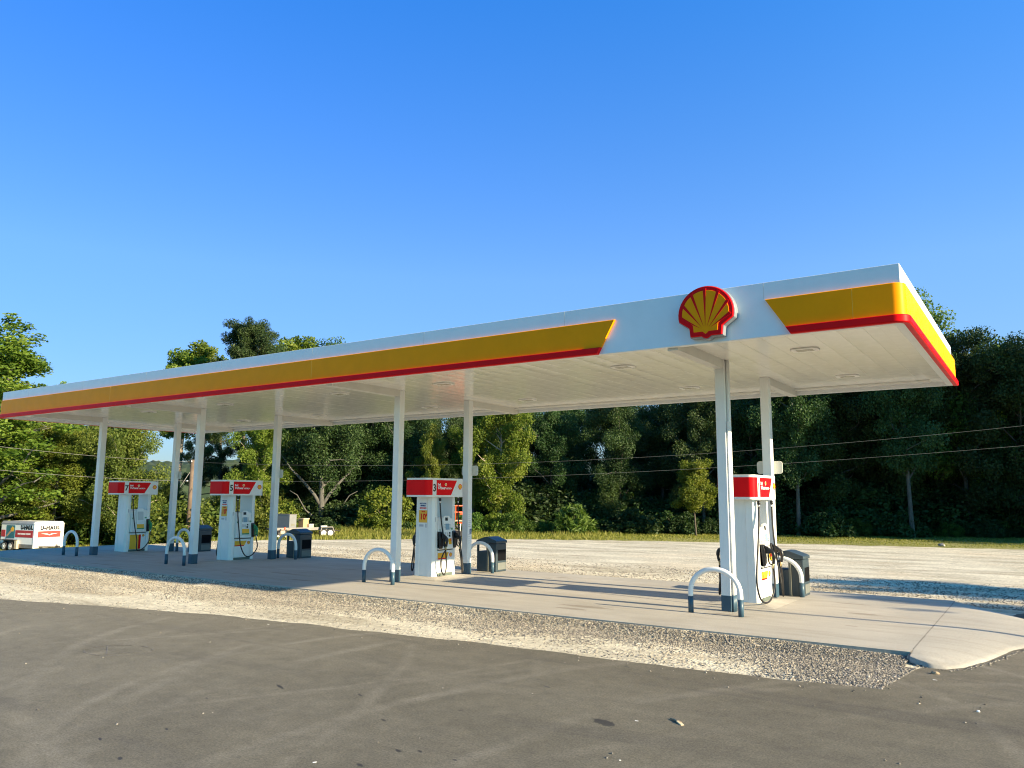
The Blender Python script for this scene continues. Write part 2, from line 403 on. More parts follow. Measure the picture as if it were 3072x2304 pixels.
# ------------------------------------------------------------------ world, sun, camera
SUN_EL, SUN_AZ = 19.8, 0.3     # degrees; azimuth measured from +X
SKY_Z = [(.04, (.33, .42, .56)), (.27, (.46, .69, 1.0)), (.58, (.19, .72, 1.36)), (.95, (.22, 1.65, 2.0))]
SKY_X = [(.0, (.55, .62, .75)), (.45, (1, 1, 1))]
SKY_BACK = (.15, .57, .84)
def setup():
    w = bpy.data.worlds.new("World"); S.world = w; w.use_nodes = True
    nt = w.node_tree; bg = nt.nodes['Background']
    sky = nt.nodes.new('ShaderNodeTexSky'); sky.sky_type = 'NISHITA'; sky.sun_disc = False
    sky.sun_elevation = rad(SUN_EL); sky.sun_rotation = rad(90 - SUN_AZ)
    sky.altitude = 0; sky.air_density = 1.0; sky.dust_density = .25; sky.ozone_density = 1.
    tc = nt.nodes.new('ShaderNodeTexCoord'); sx = nt.nodes.new('ShaderNodeSeparateXYZ'); nt.links.new(tc.outputs['Generated'], sx.inputs[0])
    def ramp(fac, stops):
        n = nt.nodes.new('ShaderNodeValToRGB'); nt.links.new(fac, n.inputs[0]); el = n.color_ramp.elements
        while len(el) < len(stops): el.new(.5)
        for e, (p, c) in zip(el, stops): e.position = p; e.color = (*c, 1)
        return n.outputs[0]
    def mixn(mode, fac, a, b):
        m = nt.nodes.new('ShaderNodeMix'); m.data_type = 'RGBA'; m.blend_type = mode
        if isinstance(fac, float): m.inputs[0].default_value = fac
        else: nt.links.new(fac, m.inputs[0])
        for i, v in ((6, a), (7, b)):
            if isinstance(v, tuple): m.inputs[i].default_value = (*v, 1)
            else: nt.links.new(v, m.inputs[i])
        return m.outputs[2]
    # sky tinted by direction; unseen sky behind the camera and overhead tinted as fill
    f = ramp(sx.outputs[2], SKY_Z)
    ax = nt.nodes.new('ShaderNodeMath'); ax.operation = 'MULTIPLY_ADD'; nt.links.new(sx.outputs[0], ax.inputs[0]); ax.inputs[1].default_value = .5; ax.inputs[2].default_value = .5
    f = mixn('MULTIPLY', 1., f, ramp(ax.outputs[0], SKY_X))
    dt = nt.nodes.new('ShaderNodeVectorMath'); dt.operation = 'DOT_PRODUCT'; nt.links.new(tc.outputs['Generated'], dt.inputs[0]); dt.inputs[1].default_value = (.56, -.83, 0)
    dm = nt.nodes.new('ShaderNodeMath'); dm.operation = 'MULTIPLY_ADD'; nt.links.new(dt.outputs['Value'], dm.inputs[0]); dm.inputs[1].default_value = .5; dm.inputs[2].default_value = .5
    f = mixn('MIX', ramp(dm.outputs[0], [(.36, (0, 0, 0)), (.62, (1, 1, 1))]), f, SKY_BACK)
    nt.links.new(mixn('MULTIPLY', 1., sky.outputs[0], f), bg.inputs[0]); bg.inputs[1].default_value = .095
    L = bpy.data.lights.new('sun', 'SUN'); L.energy = 4.7; L.angle = rad(.55); L.color = (1., .815, .53)
    lo = bpy.data.objects.new('sun', L); COL.objects.link(lo)
    d = Vector((-math.cos(rad(SUN_EL)) * math.cos(rad(SUN_AZ)), -math.cos(rad(SUN_EL)) * math.sin(rad(SUN_AZ)), -math.sin(rad(SUN_EL))))
    lo.rotation_euler = d.to_track_quat('-Z', 'Y').to_euler(); lo.location = (20, 0, 20)
    cd = bpy.data.cameras.new('camera'); co = bpy.data.objects.new('camera', cd); COL.objects.link(co)
    cd.sensor_fit = 'HORIZONTAL'; cd.sensor_width = 36; cd.lens = F0 / 3072 * 36; cd.clip_end = 6000; cd.clip_start = .05
    co.matrix_world = Matrix(((_r.x, _u.x, -_f.x, CAM.x), (_r.y, _u.y, -_f.y, CAM.y), (_r.z, _u.z, -_f.z, CAM.z), (0, 0, 0, 1)))
    S.camera = co
    S.view_settings.view_transform = 'Standard'; S.view_settings.look = 'None'; S.view_settings.gamma = 1
    S.view_settings.exposure = 1.58
    S.render.engine = 'CYCLES'; S.cycles.max_bounces = 8; S.cycles.diffuse_bounces = 4; S.cycles.glossy_bounces = 4; S.cycles.transparent_max_bounces = 8
    S.cycles.use_denoising = True; S.cycles.filter_width = 1.1
setup()

# ------------------------------------------------------------------ the ground
def sheet(name, poly, z, mat, thick=None):
    bm = NB(); vs = [bm.verts.new((x, y, z)) for x, y in poly]; f = bm.faces.new(vs); f.normal_update()
    if f.normal.z < 0: f.normal_flip()
    bmesh.ops.triangulate(bm, faces=bm.faces[:])
    if z > -1:
        for k in range(13): bmesh.ops.bisect_plane(bm, geom=bm.verts[:] + bm.edges[:] + bm.faces[:], plane_co=(-24.8 - k * .6, 0, 0), plane_no=(1, 0, 0))
        for v in bm.verts: v.co.z += GZ(v.co.x) - ZG
    me = bpy.data.meshes.new(name); bm.to_mesh(me); bm.free()
    return kind(obj(name, me, mat), 'structure')
rng = random.Random(4)
def wob(pts, step, amp, seed=0):
    out = []
    for i in range(len(pts) - 1):
        a, b = Vector(pts[i]), Vector(pts[i + 1]); n = max(1, int((b - a).length / step)); nr = Vector((-(b - a).y, (b - a).x)).normalized()
        for k in range(n):
            p = a.lerp(b, k / n); w = mnoise.noise(Vector((p.x * 1.3, p.y * 1.3, seed))) * amp + mnoise.noise(Vector((p.x * 6, p.y * 6, seed + 5))) * amp * .45
            out.append(tuple(p + nr * w))
    out.append(tuple(pts[-1])); return out
sheet('ground', [(-1500, -1500), (1500, -1500), (1500, 1500), (-1500, 1500)], -1.3, 'earth')
EDGE = [(-90, -30)] + [tuple(at(q, d).xy) for q, d in ((-900, 50), (-400, 47), (0, 45.6), (250, 45), (430, 43), (520, 39.5))] + [(-26.0, 7.6), (-22.0, 11.6), (-16.1, 17.2), (-10, 20.2), (-4.4, 22.4), (3.7, 24.3), (14, 26), (45, 29)]
EDGEw = wob(EDGE, .35, .55, 3)
sheet('gravel_lot', EDGEw + [(45, -60), (-60, -60)], ZG, 'gravel')
def edge_d(px):     # distance of the gravel edge from the camera along a picture column
    return float(np.interp(px, [-400, 0, 250, 430, 520, 600, 1000, 1540, 2400, 3072, 3400], [47, 45.6, 45, 43, 39.5, 36.9, 36.3, 36.9, 36.9, 37.6, 38.5]))
def wood_d(px):
    return float(np.interp(px, [-400, 0, 300, 430, 560, 1000, 1540, 2400, 3072, 3400], [53, 52.3, 51.2, 48.5, 42.5, 41, 41.2, 42.5, 47, 50]))
# mown verge between the gravel and the wood
vg = EDGEw + [(60, 60), (-20, 80), (-110, 50), (-110, -30)]
sheet('grass_verge', vg, ZG - .008, 'verge')
def G2(px, py, z=None): p = gnd(px, py, ZG if z is None else z); return (p.x, p.y)
AE = [G2(0, 1798), G2(350, 1823), G2(700, 1850), G2(1100, 1894), G2(1500, 1938), G2(2100, 2010), G2(2540, 2060), G2(2645, 2070)]
AX = [-30, -20] + [q[0] for q in AE]; AY = [AE[0][1] - (AE[0][0] + 30) * .38, AE[0][1] - (AE[0][0] + 20) * .36] + [q[1] for q in AE]
CORNER = G2(2645, 2070); C2 = G2(2745, 2010)
ASPH = wob([(-60, AY[0] - 14)] + list(zip(AX, AY)), .12, .08, 1) + wob([CORNER, G2(2700, 2040), C2, (C2[0] + .2, C2[1] + .5), (3.5, 0), (4.0, 3.3)], .1, .04, 2) + [(5.2, 5.6), (9, 7.2), (45, 9), (45, -60), (-60, -60)]
sheet('asphalt', ASPH, ZG + .006, 'asphalt')

# concrete slab with bevelled edge, the sloping rounded apron at its end and the pads under the pumps
bm = bx(-24.2, 3.03, -2.12, 3.87, -.16, 0)
kind(obj('concrete_slab', bm, 'concrete'), 'structure')
APRON = []
def apron():
    out = [(3.0302, -2.124), (2.985, -2.25)] + [G2(*q) for q in ((2752, 1995), (2785, 2006), (2820, 2009), (2880, 2009), (2948, 1987), (3002, 1971), (3030, 1945))] + [(4.20, -.34), (4.36, -.06), (4.52, .25), (4.66, .6), (4.74, 1.0), (4.60, 1.6), (4.38, 2.2), (4.0, 2.9), (3.58, 3.45), (3.30, 3.72), (3.0302, 3.872)]
    out = [(x + (.07 if x > 3.3 else .02), y - (.05 if y < -2.2 else 0)) for x, y in out]; out = [out[0], out[1]] + [tuple((Vector(out[i - 1]) + 2 * Vector(out[i]) + Vector(out[i + 1])) / 4) for i in range(2, len(out) - 1)] + [out[-1]]; out = wob(out, .045, .03, 9); APRON.extend(out)
    bm = NB(); rings = []
    K = 14
    for k in range(K + 1):
        t = k / K; ring = []
        for (x, y) in out:
            cy = max(-1.75, min(3.6, y)); cx = 3.0302
            fx, fy = cx + (x - cx) * t, cy + (y - cy) * t
            edge = min(1., max(0., (x - 3.036) / .5)) if y < 3.0 else 1.
            z = .0012 - .094 * (t ** 2.2) * (.35 + .65 * edge) + mnoise.noise(Vector((fx * 2.3, fy * 2.3, 1))) * .006 * t
            if t == 1: z = -.13
            ring.append(bm.verts.new((fx, fy, z)))
        rings.append(ring)
    for k in range(K):
        for i in range(len(out) - 1):
            a, b, c, d = rings[k][i], rings[k][i + 1], rings[k + 1][i + 1], rings[k + 1][i]
            try: bm.faces.new((a, b, c, d)).smooth = True
            except ValueError: pass
    bmesh.ops.remove_doubles(bm, verts=bm.verts[:], dist=.0005)
    kind(obj('concrete_apron', bm, 'concrete'), 'structure')
apron()
PX = [-.02, -7.52, -15.0, -20.37]
for X in PX:
    bm = NB()
    a = [bm.verts.new((X + sx * .62, 1.42 + sy * .80, .003)) for sx, sy in ((-1, -1), (1, -1), (1, 1), (-1, 1))]
    b = [bm.verts.new((X + sx * .34, 1.42 + sy * .48, .035)) for sx, sy in ((-1, -1), (1, -1), (1, 1), (-1, 1))]
    for i in range(4): bm.faces.new((a[i], a[(i + 1) % 4], b[(i + 1) % 4], b[i]))
    bm.faces.new(b)
    kind(obj('pump_pad', bm, 'concrete'), 'structure')

bm = NB(); rows = []
for i in range(541):
    x = -24.2 + i * .05; n = mnoise.noise(Vector((x * .9, 3, 0))) * .5 + .5; n2 = mnoise.noise(Vector((x * 5, 1, 4)))
    top = -.012 - .022 * n + .005 * n2 - max(0, x - 1.2) * .016
    rows.append([bm.verts.new(p) for p in ((x, -2.1185, top), (x, -2.16, top - .003), (x, -2.30 - .08 * n, (top + ZG) * .5), (x, -2.56 - .12 * n, ZG - .004))])
for i in range(540):
    for k in range(3): bm.faces.new((rows[i][k], rows[i][k + 1], rows[i + 1][k + 1], rows[i + 1][k])).smooth = True
kind(obj('gravel_shoulder', bm, 'gravel'), 'structure')
def berm(x, y):
    if y < -2.6: return ZG
    n = mnoise.noise(Vector((x * .9, 3, 0))) * .5 + .5; top = -.012 - .022 * n - max(0, x - 1.2) * .016
    return ZG + (top - ZG) * min(1., (y + 2.6) / .44)
# loose stones: dense next to the slab, sparser in the packed strip, a band behind the slab
def scatter_stones(name, spots, smin, smax, mat, seed):
    r = np.random.default_rng(seed); P = np.array(spots); n = len(P)
    base = np.array([(1, 0, 0), (0, 1, 0), (-1, 0, 0), (0, -1, 0), (0, 0, 1), (0, 0, -1)], float)
    F = np.array([(0, 1, 4), (1, 2, 4), (2, 3, 4), (3, 0, 4), (1, 0, 5), (2, 1, 5), (3, 2, 5), (0, 3, 5)])
    s = smin + (smax - smin) * r.random(n) ** 2.2
    V = base[None] * (1 + .45 * (r.random((n, 6, 1)) - .5)) + .35 * (r.random((n, 6, 3)) - .5)
    V *= s[:, None, None] * np.stack([np.ones(n), .6 + .4 * r.random(n), .34 + .26 * r.random(n)], 1)[:, None, :]
    ax = r.normal(size=(n, 4)); ax /= np.linalg.norm(ax, axis=1, keepdims=True)
    w, x, y, z = ax.T
    # mostly spin about z with some tilt
    th = r.random(n) * 2 * PI; ti = r.normal(size=(n, 2)) * .35
    c, s_ = np.cos(th), np.sin(th)
    R = np.zeros((n, 3, 3)); R[:, 0, 0] = c; R[:, 0, 1] = -s_; R[:, 1, 0] = s_; R[:, 1, 1] = c; R[:, 2, 2] = 1; R[:, 2, 0] = ti[:, 0]; R[:, 2, 1] = ti[:, 1]
    V = np.einsum('nij,nkj->nki', R, V)
    V[:, :, 0] += P[:, 0:1]; V[:, :, 1] += P[:, 1:2]; V[:, :, 2] += P[:, 2:3] + s[:, None] * .14
    Fa = (F[None] + 6 * np.arange(n)[:, None, None]).reshape(-1)
    me = bpy.data.meshes.new(name); me.vertices.add(n * 6); me.vertices.foreach_set('co', V.reshape(-1))
    me.loops.add(len(Fa)); me.loops.foreach_set('vertex_index', Fa.astype(np.int32)); me.polygons.add(n * 8)
    me.polygons.foreach_set('loop_start', np.arange(0, n * 24, 3, dtype=np.int32)); me.polygons.foreach_set('loop_total', np.full(n * 8, 3, np.int32))
    me.update(calc_edges=True); me.validate()
    return kind(obj(name, me, mat), 'stuff')
def asph_y(x): return float(np.interp(x, AX + [3.2], AY + [-2.7]))
sp = []
R_ = random.Random(11)
while len(sp) < 72000:
    x = 3.3 - 22 * R_.random() ** 1.5; y0 = asph_y(x); y = y0 + R_.random() * (-2.15 - y0)
    if x > CORNER[0] and (y < CORNER[1] + (x - CORNER[0]) * (C2[1] - CORNER[1]) / (C2[0] - CORNER[0])): continue
    if x > 3.02 and y > -2.62: continue
    band = (y - y0) / (-2.15 - y0)
    nz = mnoise.noise(Vector((x * .35, y * 1.1, 2))) * .5 + mnoise.noise(Vector((x * 1.6, y * 2.6, 7))) * .3
    dens = min(1, max(.05, (band + nz * .8 - .22) * 2.1)); 
    if x > 1.6: dens = max(dens, min(1., .35 + (x - 1.6) * .8 + nz * .5))
    if R_.random() < dens: sp.append((x, y, berm(x, y)))
for k in range(240):     # a few have rolled onto the asphalt
    x = 4 - 16 * R_.random(); y = asph_y(min(x, 3.0)) - abs(R_.gauss(0, .35)) - (0 if R_.random() < .7 else R_.random() * 5)
    sp.append((x, y, (ZG + .006)))
for k in range(420):
    q = APRON[min(len(APRON) - 1, int(len(APRON) * (.02 + .42 * R_.random())))]
    sp.append((q[0] + abs(R_.gauss(0, .03)), q[1] - abs(R_.gauss(0, .035)), ZG + .006))
scatter_stones('loose_gravel', sp, .006, .021, 'stones', 5)
sp = []
while len(sp) < 22000:
    x = 4.8 - 30 * R_.random() ** 1.25; y = 3.92 + 4.6 * R_.random() ** 1.7
    nz = mnoise.noise(Vector((x * .3, y * 1.4, 12)))
    if R_.random() < .55 + nz * .9: sp.append((x, y, ZG))
scatter_stones('loose_gravel', sp, .010, .030, 'stones', 6)

# ------------------------------------------------------------------ fuel canopy
XL, XR, YF, YB, ZB, ZT, ZS = -21.78, 3.207, -2.273, 4.622, 4.157, 4.950, 4.277
FX = [0., -7.53, -14.97, -20.08]; BXX = [.09, -7.34, -14.58, -19.72]; YBC = 2.36; CW = .086
canopy = thing('fuel_canopy', 'long white flat fuel station canopy with yellow band and red stripe, on eight square columns', 'canopy')
T = .11
obj('front_fascia', box(box(NB(), XL, XR, YF, YF + T, ZB, ZT, bev=.006), XL + .3, XR - .3, YF + T - .02, YF + T + .03, ZB + .02, ZB + .06), 'fascia_white', canopy)
obj('rear_fascia', bx(XL, XR, YB - T, YB, ZB, ZT, bev=.006), 'fascia_white', canopy)
obj('end_fascia', bx(XR - T, XR, YF + T, YB - T, ZB, ZT, bev=.004), 'fascia_white', canopy)
obj('end_fascia', bx(XL, XL + T, YF + T, YB - T, ZB, ZT, bev=.004), 'fascia_white', canopy)
obj('roof_deck', bx(XL + T, XR - T, YF + T, YB - T, ZT - .22, ZT - .15), 'fascia_white', canopy)
# soffit of long pans, each a little bowed and tilted
bm = NB(); r = random.Random(3); x = XL + T
pan = .357
while x < XR - T - .01:
    x1 = min(x + pan, XR - T); n = 6; ti = r.gauss(0, .0009); bow = r.gauss(.0012, .0009)
    prof = [(x, ZS + .006), (x + .0025, ZS)] + [(x + .0025 + (x1 - x - .005) * k / n, ZS - bow * math.sin(PI * k / n) + ti * (k / n - .5)) for k in range(1, n)] + [(x1 - .0025, ZS), (x1, ZS + .006)]
    segs = 14
    ys = [YF + T + (YB - YF - 2 * T) * k / segs for k in range(segs + 1)]
    ph = r.random() * 9
    def strip(pf, sm):
        rows = [[bm.verts.new((a, y, b + .0006 * math.sin(y * 1.3 + ph))) for a, b in pf] for y in ys]
        for j in range(segs):
            for i in range(len(pf) - 1):
                f = bm.faces.new((rows[j][i], rows[j + 1][i], rows[j + 1][i + 1], rows[j][i + 1])); f.smooth = sm
    strip(prof[1:-1], True); strip(prof[:2], False); strip(prof[-2:], False)
    x = x1
me = bpy.data.meshes.new('soffit'); bm.to_mesh(me); bm.free()
obj('soffit', me, 'soffit', canopy)
# flat trim round the edge of the soffit
for (x0, x1, y0, y1, z0) in ((XL + T, XR - T, YF + T, YF + T + .16, -.045), (XL + T, XR - T, YB - T - .16, YB - T, -.045), (XR - T - .26, XR - T, YF + T + .163, YB - T - .163, -.040), (XL + T, XL + T + .26, YF + T + .163, YB - T - .163, -.040)):
    obj('edge_trim', bx(x0, x1, y0, y1, ZS + z0, ZS - .003, .004), 'soffit', canopy)
# yellow band and red stripe wrapped round, open at the emblem; slanted ends
def wrap_right(off, x0, rc):
    P = [(x0, YF - off)]; cx_, cy_ = XR + off - rc, YF - off + rc
    for k in range(17):
        a = -PI / 2 + PI / 2 * k / 16; P.append((cx_ + rc * math.cos(a), cy_ + rc * math.sin(a)))
    P.append((XR + off, YB + .03)); return P
def wrap_left(off, x1, rc):
    P = [(XL - off, YB + .03)]; cx_, cy_ = XL - off + rc, YF - off + rc
    for k in range(17):
        a = PI + PI / 2 * k / 16; P.append((cx_ + rc * math.cos(a), cy_ + rc * math.sin(a)))
    P.append((x1, YF - off)); return P
def band(name, prof, mat, fn, wrap, rc=.17):
    """prof: (off, z) round the section; the slanted end slides with z; each strip keeps its own vertices"""
    bm = NB(); n = None
    for j in range(len(prof)):
        A, B = prof[j], prof[(j + 1) % len(prof)]
        ra = [bm.verts.new((x, y, A[1])) for x, y in wrap(A[0], fn(A[1]), rc + A[0] - .07)]; rb = [bm.verts.new((x, y, B[1])) for x, y in wrap(B[0], fn(B[1]), rc + B[0] - .07)]
        for i in range(len(ra) - 1):
            f = bm.faces.new((ra[i], ra[i + 1], rb[i + 1], rb[i])); f.smooth = True
    for e in (0, -1):
        bm.faces.new([bm.verts.new((*wrap(o_, fn(z), rc + o_ - .07)[e], z)) for o_, z in prof])
    return obj(name, bm, mat, canopy)
ZY0, ZY1 = 4.262, 4.690
def xs(z): return 1.470 + (4.680 - z) / (4.680 - 4.166) * .33
def xe(z): return -.919 - (4.666 - z) / (4.666 - 4.140) * .30
for fn, wr in ((xs, wrap_right), (xe, wrap_left)):
    band('yellow_band', [(.002, ZY0), (.050, ZY0), (.050, ZY1 - .010), (.040, ZY1), (.002, ZY1)], 'yellow', fn, wr)
    band('red_stripe', [(.002, ZB - .004), (.070, ZB - .006), (.084, ZB + .003), (.088, ZB + .012), (.088, ZY0 - .012), (.082, ZY0 - .003), (.002, ZY0 - .003)], 'red', fn, wr)
# thin panel joints of the fascia
for i, xj in enumerate([1.44, -1.85, -4.9, -7.95, -11., -14.05, -17.1, -20.15]):
    obj('panel_joint', box(NB(), xj - .003, xj + .003, YF - .0015, YF + .02, ZY1 + .012, ZT - .010), 'pump_grey', canopy)
for xj in (-7.9, -15.6, 2.62):
    obj('panel_joint', box(NB(), xj - .003, xj + .003, YF - .0512, YF - .04, ZY0 + .004, ZY1 - .014), 'pump_yellow', canopy)
# columns with painted bases; beams from the columns out to the fascia
def column(X, Y, front):
    c = obj('column', bx(X - CW, X + CW, Y - CW, Y + CW, .25, ZS, bev=.012, seg=3), 'white', canopy)
    obj('painted_base', bx(X - CW - .003, X + CW + .003, Y - CW - .003, Y + CW + .003, 0, .266, bev=.012, seg=3), 'base_blue', c)
    return c
for i in range(4):
    c = column(FX[i], 0., True)
    obj('beam', bx(FX[i] - .085, FX[i] + .085, YF + T + .002, -CW - .002, ZS - .155, ZS + .05, bev=.004), 'beam', canopy)
    if i == 0:
        for k, (dy, rr) in enumerate([(-.055, .022), (0., .026), (.058, .024)]):
            bm = NB(); tube(bm, [(CW + .026, dy, .255), (CW + .026, dy, 3.2 if k == 0 else ZS)], rr, 12)
            cd = obj('conduit', bm, 'white', c)
            bm = NB(); tube(bm, [(CW + .026, dy, 0), (CW + .026, dy, .27)], rr + .003, 12); obj('painted_base', bm, 'base_blue', c)
    column(BXX[i], YBC, False)
    obj('beam', bx(BXX[i] - .085, BXX[i] + .085, YBC + CW + .002, YB - T - .002, ZS - .155, ZS + .05, bev=.004), 'beam', canopy)
# flat recessed lights
for lx in (1.53, -1.71, -5.94, -9.10, -13.42, -17.0):
    for ly in (-.37, 2.94):
        bm = NB(); prism(bm, [(-.21, -.10), (-.16, -.16), (.16, -.16), (.21, -.10), (.21, .10), (.16, .16), (-.16, .16), (-.21, .10)], ZS - .003, 'z', ZS - .024, .005)
        bmesh.ops.translate(bm, vec=(lx, ly, 0), verts=bm.verts[:])
        l = obj('canopy_light', bm, 'light_frame', canopy)
        obj('lens', bx(lx - .13, lx + .13, ly - .085, ly + .085, ZS - .029, ZS - .023, bev=.002), 'lens', l)

# ------------------------------------------------------------------ scallop emblem
def scallop(n=26):
    """outline, about 1 wide, centre (0,0), y up"""
    P = []
    cx, cy, R = 0., -.01, .5
    for k in range(n + 1):
        a = rad(-12 + 204 * k / n); P.append((cx + R * math.cos(a), cy + R * math.sin(a) * .98))
    P += [(-.30, -.245), (-.285, -.405), (-.085, -.405), (-.045, -.44), (0, -.452), (.045, -.44), (.085, -.405), (.285, -.405), (.30, -.245)]
    return P
def inset(P, d):
    n = len(P); out = []
    for i in range(n):
        a, b, c = Vector(P[i - 1]), Vector(P[i]), Vector(P[(i + 1) % n])
        n1 = Vector((-(b - a).y, (b - a).x)).normalized(); n2 = Vector((-(c - b).y, (c - b).x)).normalized()
        m = (n1 + n2); m = m / max(.5, m.dot(n1) * 1.0) if m.length > 1e-6 else n1
        m = (n1 + n2).normalized(); k = 1 / max(.45, m.dot(n1)); out.append(tuple(b + m * d * k))
    return out
def face_rays(w=1.):
    tris = []
    for k in range(7):
        a = rad(148 - 116 * k / 6); hx, hy = (k - 3) * .035, -.20 - abs(k - 3) * .012
        hx *= .9; hy -= .03; tip = Vector((hx, hy)); dr = Vector((math.cos(a), math.sin(a)))
        top = tip + dr * 2
        # reach the outline circle
        c = Vector((0, -.01)); b_ = (tip - c).dot(dr); cc = (tip - c).length_squared - .445 ** 2; t = -b_ + math.sqrt(b_ * b_ - cc)
        top = tip + dr * t; nn = Vector((-dr.y, dr.x)) * .027
        tris.append([tuple(tip), tuple(top - nn), tuple(top + nn)])
    return tris
em = thing('scallop_emblem', 'big red and yellow scallop shell emblem with silver rim on the canopy front', 'sign', (.635, YF, 4.572))
SC = .84
def sc(P, s=SC): return [(x * s, y * s) for x, y in P]
# -Y facing: polygon (x,z) extruded along y
bm = NB(); prism(bm, sc(inset(scallop(), -.016)), -.15, 'y', -.003, .012); obj('rim', bm, 'silver', em)
bm = NB(); prism(bm, sc(inset(scallop(), .000)), -.185, 'y', -.145, .014); obj('red_face', bm, 'red', em)
bm = NB(); prism(bm, sc(inset(scallop(), .078)), -.191, 'y', -.180, .002); obj('yellow_scallop', bm, 'yellow', em)
bm = NB()
for t in face_rays(): prism(bm, sc(t), -.194, 'y', -.186)
obj('red_rays', bm, 'red', em)

# ------------------------------------------------------------------ fuel pumps
def mini_emblem(parent, w, o, ex=(0, 1, 0), outline='pump_red'):
    """flat scallop on a face whose right is ex, up is z"""
    def mk(P, off):
        bm = NB(); ex_ = Vector(ex); nz = ex_.cross(Vector((0, 0, 1)))
        vs = [bm.verts.new(Vector(o) + ex_ * x + Vector((0, 0, y)) + nz * off) for x, y in P]
        v2 = [bm.verts.new(v.co - nz * .004) for v in vs]
        bm.faces.new(vs); n = len(vs)
        for i in range(n): bm.faces.new((vs[i], vs[(i + 1) % n], v2[(i + 1) % n], v2[i]))
        return bm
    e = obj('scallop_badge', mk(sc(scallop(14), w), .004), outline, parent)
    obj('yellow_scallop', mk(sc(inset(scallop(14), .10), w), .006), 'pump_yellow', e)
def nozzle(pump, y, sgn, green):
    """holster, nozzle; sgn=+1 on the +X face"""
    col = 'pump_green' if green else 'black'
    def m(p): return (sgn * p[0], y + p[1], p[2])
    bm = NB(); P = [(.27, .66), (.345, .64), (.375, .70), (.375, .93), (.345, 1.03), (.27, 1.05)]
    prism(bm, [(sgn * a, b) for a, b in P], y + .058, 'y', y - .058, .008); hol = obj('nozzle_holster', bm, 'black', pump)
    bm = NB()
    tube(bm, [m(p) for p in catmull([(.36, 0, 1.00), (.40, 0, .975), (.455, 0, .93), (.50, 0, .895)], 4)], [.018 + .014 * min(1, k / 6) for k in range(13)], 10)
    tube(bm, [m(p) for p in catmull([(.475, 0, .92), (.515, 0, .875), (.522, 0, .79), (.505, 0, .705)], 4)], [.034] * 8 + [.026] * 5, 10)
    tube(bm, [m(p) for p in catmull([(.44, 0, .92), (.425, 0, .83), (.43, 0, .72), (.47, 0, .685), (.505, 0, .70)], 4)], .013, 8)
    tube(bm, [m(p) for p in [(.46, 0, .88), (.455, 0, .80), (.475, 0, .74)]], .008, 6)
    box(bm, *(sorted((sgn * .385, sgn * .455))), y - .030, y + .030, .875, .965, .012)
    nz = obj('nozzle', bm, col, pump)
    bm = NB(); tube(bm, [m((.503, 0, .705)), m((.500, 0, .665)), m((.498, 0, .62))], [.020, .016, .014], 10); obj('swivel', bm, 'brass' if not green else 'chrome', nz)
    return nz
def hose(pump, pts, green=False, sgn=1):
    bm = NB(); tube(bm, catmull([(sgn * p[0], p[1], p[2]) for p in pts], 8), .0165, 8); h = obj('hose', bm, 'rubber', pump)
    a = pts[0]; x, y = sgn * a[0], a[1]
    bm = NB(); tube(bm, [(x, y, 1.86), (x, y, 1.80)], .017, 10); obj('hose_fitting', bm, 'chrome', h)
    bm = NB(); tube(bm, [(x, y, a[2] + .055), (x, y, a[2])], [.017, .014], 10); obj('hose_fitting', bm, 'chrome', h)
    bm = NB(); tube(bm, [(x, y, 1.81), (x, y, a[2] + .05)], .030, 12); obj('breakaway_collar', bm, 'black', h)
def cx(z): return .275 + (1.39 - z) / (1.39 - .66) * .075
def conbox(bm, y0, y1, z0, z1, off0, off1):
    """thin slab that lies on the sloping console face"""
    hexa(bm, [(cx(z0) + off0, y0, z0), (cx(z0) + off0, y1, z0), (cx(z0) + off1, y1, z0), (cx(z0) + off1, y0, z0), (cx(z1) + off0, y0, z1), (cx(z1) + off0, y1, z1), (cx(z1) + off1, y1, z1), (cx(z1) + off1, y0, z1)])
    return bm
def wrapped(x0, x1, y0, y1, r, n=6):
    """closed rounded rectangle"""
    P = []
    for (cx_, cy_, a0) in ((x1 - r, y0 + r, -PI / 2), (x1 - r, y1 - r, 0), (x0 + r, y1 - r, PI / 2), (x0 + r, y0 + r, PI)):
        for k in range(n + 1):
            a = a0 + PI / 2 * k / n; P.append((cx_ + r * math.cos(a), cy_ + r * math.sin(a)))
    return P
